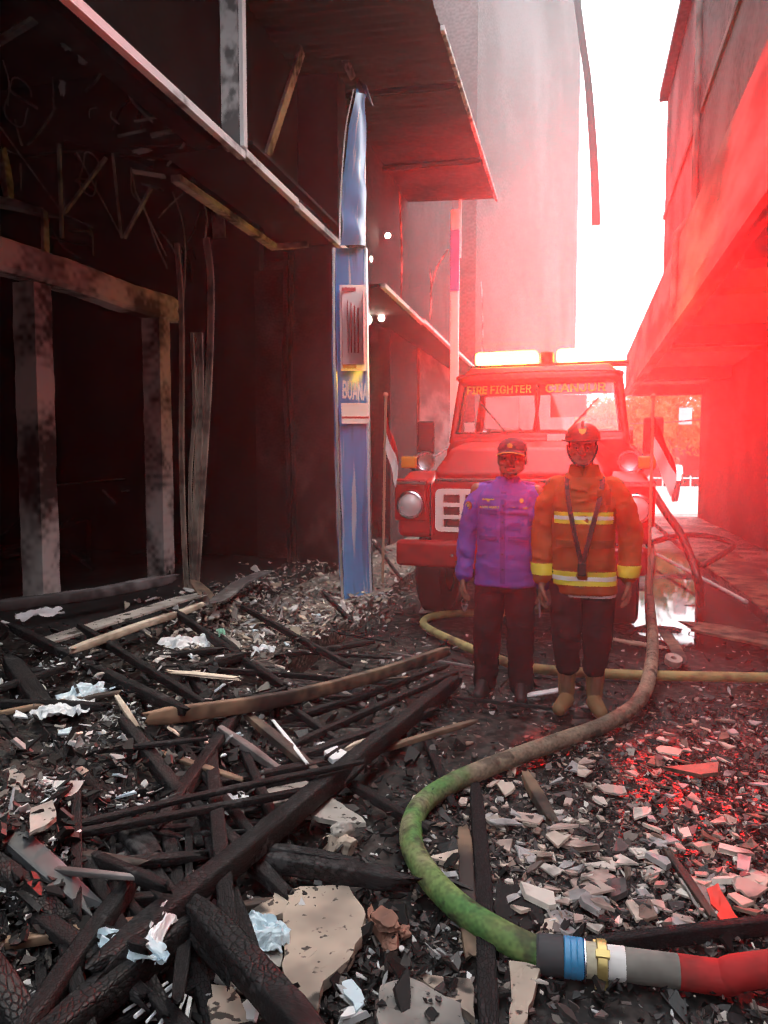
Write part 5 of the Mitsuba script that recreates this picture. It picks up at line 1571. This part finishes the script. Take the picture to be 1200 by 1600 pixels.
TILES = {"tile_beige": (0.58, 0.48, 0.40), "tile_pink": (0.50, 0.38, 0.33), "tile_grey": (0.40, 0.385, 0.38), "tile_pale": (0.68, 0.62, 0.55), "tile_brown": (0.20, 0.125, 0.095), "tile_sooty": (0.09, 0.08, 0.078)}
for i, (k, c) in enumerate(TILES.items()):
    textured(k, soot_fn(c, tuple(x * .30 for x in c), 9 + i, .22, .58), 0.55, bump_fine, 0.004)
_names = list(TILES)
# roll of tape
th = np.linspace(0, 2 * np.pi, 29)
single("tape_roll", moved(tube(np.stack([.042 * np.cos(th), .042 * np.sin(th), 0 * th], 1), 1.0, section=[(-.020, -.025), (.020, -.025), (.020, .025), (-.020, .025)], caps=False), G(1052, 1032, .06), [("x", .35), ("z", .3)]), "tile_pink", "pale pinkish tape roll lying behind the yellow hose", "tape roll", smooth=30)
_r = np.random.default_rng(77)
_poly = [(700, 1245), (860, 1185), (1000, 1120), (1200, 1110), (1230, 1440), (1000, 1462), (860, 1470), (800, 1430), (770, 1300)]
from shapely.geometry import Polygon as _SP, Point as _PT
_reg = _SP(_poly)
_cnt = 0
while _cnt < 285:
    px, py = _r.uniform(690, 1235), 1100 + 375 * _r.random() ** 0.85
    if not _reg.contains(_PT(px, py)):
        continue
    p = G(px, py, 0)
    s = float(np.clip(_r.lognormal(-2.45, .45), .05, .20))
    m = pose(shard(s, _r.uniform(.006, .012), int(_r.integers(1e9))), [p[0], p[1], .012 + _r.uniform(0, .03)], .14, int(_r.integers(1e9)))
    mt = _names[_r.choice(6, p=[.26, .22, .18, .12, .12, .10])]
    put(thing("tile_fragment", "broken floor tile fragment in the rubble spread within the curve of the green hose", "tile", "broken tile fragments beside the green hose"), m, mt)
    _cnt += 1
for (px, py, s, mt, lab) in ((862, 1342, .17, "tile_beige", "rounded beige tile shard with dark rim in the middle of the rubble"), (905, 1328, .21, "tile_pink", "widest pinkish tile shard in the middle of the rubble"), (1030, 1342, .19, "tile_grey", "wide grey tile shard near the thin brown stick"), (1148, 1335, .15, "tile_pale", "pale yellowish tile shard near the red plastic"), (1132, 1375, .13, "tile_pale", "cream tile shard touching the red plastic"), (1080, 1205, .30, "tile_brown", "large flat brown tile far right in the rubble"), (965, 1385, .16, "tile_sooty", "sooty tile shard beside the black burnt sheet"), (925, 1410, .17, "tile_grey", "grey stone shard in front of the black bar"), (850, 1400, .2, "tile_pale", "whitish shard by the black burnt sheet"), (705, 1345, .17, "tile_beige", "beige slab shard inside the first bend of the hose")):
    single("tile_shard", pose(shard(s, .02, int(px)), G(px, py, .035), .18, int(py)), mt, lab, "tile")


def scatter(n, region, size, zjit, seed, cols, tilt=.5, dens=None):
    r = np.random.default_rng(seed)
    V, F, C, off = [], [], [], 0
    lib = [shard(1.0, .11, 1000 + i) for i in range(24)]
    while n > 0:
        px, py = region(r)
        g = G(px, py, 0)
        for _ in range(3):
            z = float(base(g[0], g[1]))
            g = G(px, py, max(z, 0))
        z = max(z, 0)
        s = float(np.clip(r.lognormal(math.log(size), .62), size * .3, size * 4))
        m = lib[r.integers(24)]
        R = trimesh.transformations.euler_matrix(r.normal(0, tilt), r.normal(0, tilt), r.uniform(0, 6.28))[:3, :3]
        v = m.vertices * [s, s * r.uniform(.4, 1), s * r.uniform(.3, 1.1)] @ R.T + [g[0], g[1], z + r.uniform(0, zjit)]
        c = np.array(cols[r.choice(len(cols), p=None)]) * r.uniform(.5, 1.15)
        V.append(v), F.append(m.faces + off), C.append(np.tile(c, (len(v), 1)))
        off += len(v)
        n -= 1
    return trimesh.Trimesh(np.vstack(V), np.vstack(F), process=False), np.vstack(C)


scene["mixed_rubble"] = two({"type": "principled", "base_color": {"type": "mesh_attribute", "name": "vertex_color"}, "roughness": 0.5})
_warm = [(0.40, 0.32, 0.26), (0.30, 0.22, 0.18), (0.2, 0.17, 0.15), (0.10, 0.08, 0.075), (0.05, 0.045, 0.045), (0.02, 0.018, 0.018), (0.6, 0.55, 0.5), (0.14, 0.10, 0.09), (0.05, .04, .04)]
_dark = [(0.008, 0.008, 0.008), (0.012, 0.011, 0.011), (0.018, 0.017, 0.017), (0.01, .01, .01), (0.02, 0.018, 0.017), (0.05, .045, .042), (0.6, 0.6, 0.6), (0.012, .012, .012), (.01, .01, .011)]
_pale = [(0.7, 0.69, 0.67), (0.62, 0.58, 0.52), (0.5, 0.5, 0.5), (0.36, 0.33, 0.30), (0.25, 0.2, 0.16), (0.06, 0.055, 0.05), (0.02, 0.018, 0.018), (0.60, 0.58, 0.55), (0.1, .09, .08), (0.03, 0.025, 0.025), (.42, .36, .28)]


def reg_right(r):
    while True:
        q = r.uniform(640, 1260), 1060 + 440 * r.random() ** .9
        if r.random() < .25 or _reg.buffer(25).contains(_PT(q)):
            return q


def reg_left(r):
    return r.uniform(-40, 720), 985 + 640 * r.random() ** 1.2


def reg_step(r):
    t = r.random()
    return 290 + 330 * t + r.normal(0, 45), 1000 - 110 * r.random() + 90 * (.5 - t)


def reg_mid(r):
    return r.uniform(560, 1200), r.uniform(985, 1120)


def reg_fg(r):
    return r.uniform(300, 1260), r.uniform(1440, 1680)


for nm, n, reg, s, zj, sd, cols, lab in (("rubble", 7000, reg_right, .026, .022, 5, _warm, "small crushed tile rubble right of the hose"), ("char_litter", 5200, reg_left, .04, .07, 6, _dark, "small charred litter under the burnt timbers"),
                                        ("pale_rubble", 2800, reg_step, .055, .05, 8, _pale, "pale crumbled rubble on the shop step"), ("wet_litter", 1600, reg_mid, .035, .02, 9, _dark, "wet dark litter round the two men's feet"), ("rubble_litter", 1300, reg_fg, .036, .04, 10, _warm[2:] + _dark, "mixed rubble along the bottom edge")):
    m, c = scatter(n, reg, s, zj, sd, cols)
    labels[nm] = {"label": lab, "category": "rubble", "kind": "stuff"}
    put(nm, m, "mixed_rubble", color=c)

_cl = np.random.default_rng(70)
_spots = np.column_stack([_cl.uniform(-10, 560, 22), _cl.uniform(1000, 1580, 22)])


def reg_ash(r):
    c = _spots[r.integers(len(_spots))]
    return c[0] + r.normal(0, 26), c[1] + r.normal(0, 13)


m, c = scatter(1500, reg_ash, .022, .05, 11, [(.62, .66, .68), (.5, .53, .55), (.3, .31, .32), (.7, .72, .72), (.12, .12, .12)])
labels["ash_flakes"] = {"label": "cool white ash flakes lying in clumps over the charred heap", "category": "ash", "kind": "stuff"}
put("ash_flakes", m, "mixed_rubble", color=c)
_r = np.random.default_rng(15)
for i in range(70):      # bright scraps among the char
    px, py = (_r.uniform(0, 430), _r.uniform(1010, 1260)) if i < 40 else (_r.uniform(300, 620), _r.uniform(930, 1060))
    g = GB(px, py, .05)
    m = pose(shard(_r.uniform(.04, .10), .008, int(_r.integers(1e9)), curl=_r.uniform(0, .8)), g, .35, int(_r.integers(1e9)))
    put(thing("pale_scrap", "small pale scrap lying in the charred heap or on the step behind it", "scrap", "pale scraps among the char"), m, ["crumpled_white", "blue_white_plastic", "tile_pale", "tile_beige"][_r.integers(4)])

# ------------------------------------------------------------------ burnt junk inside and under the canopy of the shop
textured("rusty_steel", soot_fn((0.42, 0.42, 0.42), (0.10, 0.095, 0.09), 9, .3, .65), 0.55)
plain("burnt_wire", (0.22, 0.22, 0.22), 0.6)
JY = 6.6


def J(px, py, y=JY):
    return AY(px, py, y)


RT = thing("roof_truss", "collapsed steel roof truss hanging above the burnt shop's lintel", "truss")
for a, b, w in (((92, 225), (97, 372), .034), ((166, 246), (101, 332), .034), ((236, 294), (194, 372), .034), ((0, 198), (97, 332), .016), ((120, 238), (190, 370), .014), ((97, 332), (145, 356), .014), ((176, 240), (190, 372), .022), ((205, 262), (212, 300), .012), ((212, 300), (260, 400), .014)):
    part(RT, "strut", bar(J(*a), J(*b), w, w * .8), "rusty_steel")
for a, b in (((60, 236), (300, 222)), ((150, 232), (292, 250)), ((100, 215), (240, 258))):
    part(RT, "chord", bar(J(*a), J(*b, JY + .3), .06, .05), "soot_black")
WC = [((28, 160), 24, 36), ((140, 272), 17, 32), ((30, 158), 21, 30)]
for (c, rx, ry) in WC[:2]:
    o = J(*c, JY - .15)
    t = np.linspace(0.2, 5.9, 30)
    k = 7.2 / 1150
    single("wire_loop", tube(np.stack([o[0] + rx * k * np.cos(t), o[1] + .03 * np.sin(3 * t), o[2] + ry * k * np.sin(t)], 1), .008, 6), "burnt_wire",
           "hanging wire ring over the truss struts" if rx == 17 else "larger hanging wire ring near the ruined ledge", "wire", smooth=40)
for i, (q, lab) in enumerate((([(205, 262), (206, 300), (225, 325), (244, 380), (262, 420)], "drooping cable near the lintel's end"), ([(270, 300), (285, 345), (290, 400), (287, 470)], "cable hanging before the shutter rails"), ([(5, 95), (14, 128), (12, 165)], "short cable near the grey pipe stub"), ([(83, 120), (84, 170)], "straight short rod below the white lamp remains"), ([(32, 255), (33, 298)], "thin rod above the ruined ledge"), ([(100, 335), (140, 356), (146, 400)], "bent rod below the truss"), ([(300, 280), (322, 330), (320, 380)], "cable dangling under the canopy corner"))):
    single("cable", tube(catmull([J(*p, JY + .1) for p in q], 5), .009, 6), "burnt_wire", lab, "cable", smooth=40)
for a, b, w, lab, mt in (((-10, 70), (56, 30), .09, "grey pipe stub slanting under the canopy", "sooty_concrete"), ((184, 213), (228, 203), .035, "pale lath in the debris under the canopy", "rusty_steel"), ((210, 190), (262, 180), .03, "upper pale lath in the debris under the canopy", "rusty_steel"), ((236, 212), (292, 200), .06, "slanting broken board in the debris under the canopy", "sooty_concrete"), ((262, 258), (288, 225), .05, "short broken stick under the canopy", "rusty_steel"), ((208, 268), (258, 276), .06, "grey flat bar in the debris under the canopy", "sooty_concrete")):
    single("hanging_debris", bar(J(*a), J(*b, JY + .1), w, w * .4), mt, lab, "debris")
crumple_at = [((108, 68), (.15, .06, .11), "upper remains of a white lamp under the canopy", 21), ((130, 92), (.11, .06, .12), "torn grey remains beside the lamp remains", 22), ((97, 136), (.07, .05, .14), "lower white remains hanging under the lamp", 23), ((222, 236), (.20, .06, .05), "white scrap caught in the truss debris", 24)]
for (c, size, lab, sd) in crumple_at:
    m = trimesh.creation.icosphere(3, 1.0)
    v = m.vertices
    f = np.abs(meshkit.fbm(v * 2.2 + sd * 5, 4, seed=sd) - .5) * 2
    m = trimesh.Trimesh(v * (.55 + 1.0 * f)[:, None] * np.array(size) / 1.7, m.faces, process=False)
    m.apply_translation(J(*c))
    single("lamp_remains" if "lamp" in lab and "beside" not in lab else "burnt_scrap", m, "crumpled_white", lab, "scrap")
_r = np.random.default_rng(91)
for i in range(34):      # twisted rods and straps of the burnt ceiling frame
    px, py = _r.uniform(-10, 300), _r.uniform(60, 400)
    if py < (px - 110) * .905 + 30:
        continue
    yy = JY + _r.uniform(.1, 1.6)
    a = _r.choice([1.57, .9, -.9, 0.1]) + _r.normal(0, .2)
    L = _r.uniform(18, 75)
    p0, p2 = J(px, py, yy), J(px + L * math.cos(a), py + L * math.sin(a), yy + _r.uniform(-.2, .2))
    pm = (p0 + p2) / 2 + _r.normal(0, .04, 3)
    single("burnt_rod", tube(catmull([p0, pm, p2], 4), _r.uniform(.006, .016), 6), ["burnt_wire", "rusty_steel", "soot_black"][_r.integers(3)], "thin twisted rod of the burnt ceiling frame above the lintel", "rod", "twisted rods of the burnt ceiling", smooth=40)
# ruined ledge at the left edge
ld = beam_mesh(J(-60, 300), J(70, 335), .22, .10, 61, .05, .06)
LK = thing("ruined_ledge", "broken grey concrete ledge at the left edge above the columns", "ledge")
part(LK, "slab", ld, "sooty_concrete", smooth=40)
part(LK, "upright", beam_mesh(J(2, 235), J(16, 318), .10, .12, 62, .10, .05), "sooty_concrete", smooth=40)
part(LK, "drop", beam_mesh(J(70, 330), J(72, 420), .05, .10, 63, .10, .05), "sooty_concrete", smooth=40)
# bent shutter rails standing in the shop front
RB = G(304, 938, FLOOR - .1)
for i, (q, w, lab) in enumerate((([(276, 380), (283, 470), (284, 600), (284, 720), (288, 850), (293, 938)], .045, "dark shutter rail with pale edge standing in the shop front"), ([(300, 520), (304, 640), (297, 760), (300, 935)], .03, "thin middle shutter rail standing in the shop front"), ([(322, 372), (329, 430), (329, 520), (324, 640), (315, 780), (305, 938)], .06, "bent beige shutter rail bowing out at the top"), ([(311, 520), (313, 640), (308, 760), (302, 938)], .07, "broad brownish shutter strip between the bent rails"))):
    pts = catmull([AY(*p, RB[1] - .02 * i) for p in q], 5)
    sec = [(-w / 2, -.012), (w / 2, -.012), (w / 2, .012), (w / 2 - .012, .012), (w / 2 - .012, -.004), (-w / 2 + .012, -.004), (-w / 2 + .012, .012), (-w / 2, .012)]
    single("shutter_rail", tube(pts, 1.0, section=sec), "rail_paint", lab, "rail", smooth=30)
# small white plate under the canopy and other shop remains
single("wall_plate", bar(AY(340, 330, 8.0), AY(343, 372, 8.0), .16, .02), "rusty_steel", "pale square plate hanging under the soffit corner", "plate")
for (a, b, lab) in (((80, 758), (195, 748), "long pale rod in the dark shop"), ((160, 765), (180, 786), "short pale rod in the dark shop"), ((190, 768), (202, 766), "tiny pale rod in the dark shop")):
    single("rod", tube([AY(*a, 8.2), AY(*b, 8.2)], .012, 6), "burnt_wire", lab, "rod", smooth=40)
_r = np.random.default_rng(3)
for i in range(14):
    x, y = _r.uniform(-7.5, -4.2), _r.uniform(6.5, 8.5)
    a = _r.uniform(0, 3.1)
    L = _r.uniform(.4, 1.2)
    m, uv = beam_uv([x - L / 2 * math.cos(a), y - .3 * math.sin(a), FLOOR + .05], [x + L / 2 * math.cos(a), y + .3 * math.sin(a), FLOOR + _r.uniform(.05, .7)], .06, .05, 200 + i)
    put(thing("burnt_stick", "burnt stick in the dark heap inside the shop behind the columns", "stick", "burnt sticks inside the dark shop"), m, "char", True, uv=uv)

# lamps seen past the sign post
def shop_lamp(px, py, y, r, label):
    k = thing("work_lamp", label, "lamp")
    c = AY(px, py, y)
    part(k, "housing", moved(lathe([(r * .3, .10), (r, .02), (r * 1.12, 0.0), (r * 1.0, .012), (0, .03)], 20), c, [("x", -math.pi / 2)]), "black_metal", smooth=40)
    part(k, "bulb", moved(trimesh.creation.icosphere(2, r * .8), c), None, smooth=True, emitter={"type": "area", "radiance": rgb(9, 7.5, 6), "sampling_weight": 0.05})


shop_lamp(606, 368, 10.6, .045, "white work lamp highest of the lamps past the sign post")
shop_lamp(576, 405, 10.2, .06, "white work lamp just above the far eave past the sign post")
shop_lamp(573, 500, 10.2, .075, "biggest work lamp below the far eave past the sign post")
shop_lamp(596, 497, 10.3, .05, "middle work lamp below the far eave past the sign post")
WG = thing("grille_window", "lit lattice window in the dark shop behind the flag", "window")
wc = AY(612, 578, 13.9)
part(WG, "frame", cat_([box(wc[0] - .20, wc[0] + .20, 13.9, 13.95, wc[2] + s * .27 - .015, wc[2] + s * .27 + .015) for s in (-1, 1)]), "black_metal", kind="stuff")
for i in range(5):
    z = wc[2] - .2 + i * .1
    part(WG, "slat", box(wc[0] - .18, wc[0] + .16, 13.88, 13.91, z - .018, z + .018), "black_metal")
for i in range(4):
    part(WG, "bar", box(wc[0] - .12 + i * .08, wc[0] - .11 + i * .08, 13.87, 13.89, wc[2] - .25, wc[2] + .25), "black_metal")
part(WG, "pane", box(wc[0] - .17, wc[0] + .15, 13.92, 13.93, wc[2] - .25, wc[2] + .25), None, emitter={"type": "area", "radiance": rgb(1.6, 1.3, 0.8), "sampling_weight": 0.05})

# another sign pole farther along, white and blue, standing edge on
PK = thing("sign_pole", "slim white and pale blue sign pole standing behind the fire engine", "sign")
b0 = AY(710, 640, 11.2)
part(PK, "pole", box(b0[0] - .07, b0[0] + .05, 11.2, 11.28, STEP - .05, 5.3), "sign_white")
part(PK, "blue_face", box(b0[0] - .075, b0[0] + .06, 11.18, 11.198, 4.1, 5.0), "blue_sheet")
part(PK, "upper_rod", box(b0[0] + .052, b0[0] + .08, 11.22, 11.25, 4.6, 5.45), "sign_white")

# dark strip hanging over the alley from a cable
hs = [AY(911, 70, 7.2), AY(919, 130, 7.2), AY(926, 220, 7.2), AY(930, 300, 7.2), AY(931, 352, 7.2)]
top = hs[0] + (hs[0] - hs[1]) * 3.2
SK = thing("hanging_strip", "dark burnt strip hanging from a cable over the alley against the white sky", "strip")
part(SK, "strip", tube(catmull([top] + hs, 6), np.linspace(.8, 1.1, 31), section=[(-.035, -.008), (.035, -.008), (.035, .008), (-.035, .008)]), "burnt_wire", smooth=30)
part(SK, "cable", tube(catmull([[-2.9, top[1], top[2] + .5], [-1, top[1], top[2] + .1], top, [1.25, top[1], top[2] + .3]], 6), .01, 6), "black_metal", smooth=40)

# ------------------------------------------------------------------ the street beyond the alley
struct("street", box(-30, 55, 23.0, 60, -.5, .004), "pale_road", "pale sunlit street beyond the alley's end")


def leaf_cloud(c, rad, n, size, seed):
    r = np.random.default_rng(seed)
    cl = r.normal(size=(14, 3))
    cl /= np.linalg.norm(cl, axis=1, keepdims=True)
    cl = cl * np.array(rad) * r.uniform(.3, .95, (14, 1))
    p = cl[r.integers(14, size=n)] + r.normal(size=(n, 3)) * np.array(rad) * .24
    a = r.normal(size=(n, 3))
    b = np.cross(a, r.normal(size=(n, 3)))
    a *= (size * r.uniform(.6, 1.3, n) / np.linalg.norm(a, axis=1))[:, None]
    b *= (size * .45 / np.linalg.norm(b, axis=1))[:, None]
    v = np.stack([p - a, p + b, p + a, p - b], 1).reshape(-1, 3) + np.array(c)
    i = np.arange(n) * 4
    return trimesh.Trimesh(v, np.vstack([np.stack([i, i + 1, i + 2], 1), np.stack([i, i + 2, i + 3], 1)]), process=False)


scene["leaf"] = two({"type": "principled", "base_color": proc(lambda p, n, uv: mix((0.06, 0.10, 0.025), (0.16, 0.20, 0.06), noise(p.x * 2, p.y * 2, p.z * 2))), "roughness": 0.6})
plain("bark", (0.12, 0.09, 0.07), 0.9)
for i, (x, y, h, sd, lab) in enumerate(((2.2, 38, 5.2, 1, "leafy tree across the far street nearest the fire engine"), (4.6, 41, 6.0, 2, "leafy tree across the far street in the middle of the opening"), (7.4, 39, 5.0, 3, "leafy tree across the far street beside the arcade wall"))):
    k = thing("tree", lab, "tree")
    part(k, "trunk", tube(catmull([[x, y, 0], [x + .1, y, h * .3], [x - .1, y, h * .55], [x, y, h * .8]], 4), np.linspace(.16, .05, 13), 10), "bark", smooth=40)
    for s in (-1, 1):
        part(k, "limb", tube([[x, y, h * .4], [x + s * .8, y + .2, h * .62]], np.array([.08, .03]), 8), "bark", smooth=40)
    part(k, "crown", leaf_cloud((x, y, h * .66), (2.0, 1.8, h * .33), 7000, .12, sd), "leaf")
FB = thing("house", "pale house across the far street behind the trees", "house")
part(FB, "wall", box(-6, 16, 48, 54, 0, 4.2), "far_plaster")
part(FB, "roof", box(-6.5, 16.5, 47.5, 54.5, 4.2, 4.5), "brick_red")
for x in (0.5, 3.4, 6.3, 9.2):
    wk = part(FB, "window", box(x, x + 1.1, 47.93, 48.02, 1.0, 2.4), "soot_facade")
GF = thing("garden_fence", "low pale fence across the far street", "fence")
part(GF, "rail", box(0, 9, 35.0, 35.05, .75, .82), "pale_metal")
for i in range(16):
    part(GF, "post", box(.1 + i * .58, .16 + i * .58, 35.06, 35.12, 0, .9), "pale_metal")
# person in a white shirt far off
M3 = thing("person", "distant person in white shirt and dark trousers standing in the bright street", "person")
fp = G(1056, 785)
fig = Figure(M3, (fp[0], fp[1], 0.0), 0.6, 1.0)
HC = (0, -.01, 1.56)
b = loft_torso([(0.86, .13, .09, 0, .01), (1.1, .14, .10, 0, .0), (1.3, .15, .10, 0, 0), (1.39, .12, .07, 0, .01)]) + chain([(0, .015, 1.37), (0, 0, 1.5)], [.06, .055], 14) + head_man(HC)
b = b + legs(.86, .46, .08, ((-.1, -.02), (.1, .04)), ((-.12, .0), (.1, .1)), [.07, .05, .04], 0)
for s in (-1, 1):
    w_ = (s * .24, -.06, .82)
    b = b + chain([(s * .18, 0, 1.35), (s * .24, .02, 1.08), w_], [.045, .036, .026], 12) + hand(w_, s, .6)
put(M3 + "__body", smooth_body(b, .02, 4), "skin", smooth=True)
put(M3 + "__shirt", smooth_body(loft_torso([(0.80, .18, .12, 0, .01), (1.0, .17, .125, 0, 0), (1.25, .18, .12, 0, 0), (1.37, .13, .085, 0, .01), (1.41, .07, .07, 0, .01)]) + chain([(-.165, 0, 1.335), (-.24, .02, 1.1)], [.07, .065], 12) + chain([(.165, 0, 1.335), (.24, .02, 1.1)], [.07, .065], 12), .03, 5), "white_cloth", smooth=True)
put(M3 + "__trousers", smooth_body(loft_torso([(0.78, .15, .105, 0, .01), (0.93, .15, .105, 0, 0)]) + legs(.85, .46, .09, ((-.1, -.02), (.1, .04)), ((-.12, 0), (.1, .1)), [.10, .08, .07], 0), .03, 5), "dark_trousers", smooth=True)
part(M3, "hair", tri(ell((0, .012, 1.60), (.083, .096, .075), 20) - m3.Manifold.cube([1, 1, 1]).translate([-.5, -1.02, 1.1])), "hair_black", smooth=True)
fig.done()
# parked motorcycle in the street and a hanging white cloth
MC = thing("motorcycle", "dark parked motorcycle in the bright street beside the flag", "motorcycle")
mo = G(1018, 792) - np.array([1.5, 0, 0])
for dy in (-.0, 1.2):
    th = np.linspace(0, 2 * np.pi, 33)
    part(MC, "wheel", tube(np.stack([mo[0] + dy + .27 * np.cos(th), mo[1] + 0 * th, .30 + .27 * np.sin(th)], 1), .05, 10, False), "black_rubber", smooth=40)
    part(MC, "hub", tube([(mo[0] + dy, mo[1] - .07, .30), (mo[0] + dy, mo[1] + .07, .30)], .06, 10), "chrome", smooth=40)
part(MC, "frame", tri(hullpts([(mo[0] + .25, mo[1], .45), (mo[0] + .85, mo[1], .42), (mo[0] + .95, mo[1], .68), (mo[0] + .3, mo[1], .72)], .11, 12)), "red_paint", smooth=40)
part(MC, "seat", tri(hullpts([(mo[0] + .55, mo[1], .80), (mo[0] + 1.25, mo[1], .82)], .08, 12)), "black_rubber", smooth=40)
part(MC, "fork", tube([(mo[0], mo[1], .30), (mo[0] + .22, mo[1], .98)], .03, 8), "chrome", smooth=40)
part(MC, "handlebar", tube([(mo[0] + .26, mo[1] - .3, 1.03), (mo[0] + .22, mo[1], .98), (mo[0] + .26, mo[1] + .3, 1.03)], .018, 8), "black_metal", smooth=40)
part(MC, "headlight", moved(trimesh.creation.icosphere(2, .09), (mo[0] + .1, mo[1], .90)), "lamp_lens", smooth=True)
cl = AY(1062, 645, 24.0)
single("hanging_cloth", box(cl[0] - .02, cl[0] + .35, 24.0, 24.02, cl[2] - .35, cl[2] + .15), "white_cloth", "white cloth hung across the far end of the arcade", "cloth")
single("cable", tube(catmull([AY(985, 662, 24), AY(1040, 660, 24), AY(1100, 655, 24)], 5), .02, 6), "black_metal", "dark cable strung across the far end of the arcade", "cable", smooth=40)

# ------------------------------------------------------------------ the smoky air: thin everywhere, thicker where it hangs round the fire engine and down the alley
labels["haze"] = {"label": "thin smoke filling the alley", "kind": "stuff"}
HX, HY, HZ = (-66.0, 66.0), (-42.0, 126.0), (-1.2, 23.4)
_nx, _ny, _nz = 133, 169, 26
_gx, _gy, _gz = np.linspace(*HX, _nx), np.linspace(*HY, _ny), np.linspace(*HZ, _nz)
_Z, _Yg, _Xg = np.meshgrid(_gz, _gy, _gx, indexing="ij")
def _blob(cx, cy, cz, rx, ry, rz):
    return np.exp(-(((_Xg - cx) / rx) ** 2 + ((_Yg - cy) / ry) ** 2 + ((_Z - cz) / rz) ** 2))
_den = 0.0002 + SMOKE_A * _blob(0.3, 5.3, 0.8, 1.25, 2.5, 1.8) + SMOKE_B * _blob(-0.6, 16.0, 6.0, 2.2, 6.0, 5.0)
_den = _den * (0.8 + 0.4 * meshkit.fbm(np.stack([_Xg, _Yg, _Z], -1) * 0.45, 2, seed=4))
_sigma = float(_den.max())
scene["smoky_air"] = {"type": "heterogeneous", "albedo": 0.95, "phase": {"type": "hg", "g": SMOKE_G}, "scale": 1.0,
                      "sigma_t": {"type": "gridvolume", "grid": mi.VolumeGrid(_den.astype(np.float32)[..., None]), "filter_type": "trilinear", "wrap_mode": "clamp",
                                  "to_world": T().translate([HX[0], HY[0], HZ[0]]).scale([HX[1] - HX[0], HY[1] - HY[0], HZ[1] - HZ[0]])}}
scene["haze"] = {"type": "cube", "to_world": T().translate([(HX[0] + HX[1]) / 2, (HY[0] + HY[1]) / 2, (HZ[0] + HZ[1]) / 2]).scale([(HX[1] - HX[0]) / 2 , (HY[1] - HY[0]) / 2, (HZ[1] - HZ[0]) / 2]),
                 "bsdf": {"type": "null"}, "interior": {"type": "ref", "id": "smoky_air"}}
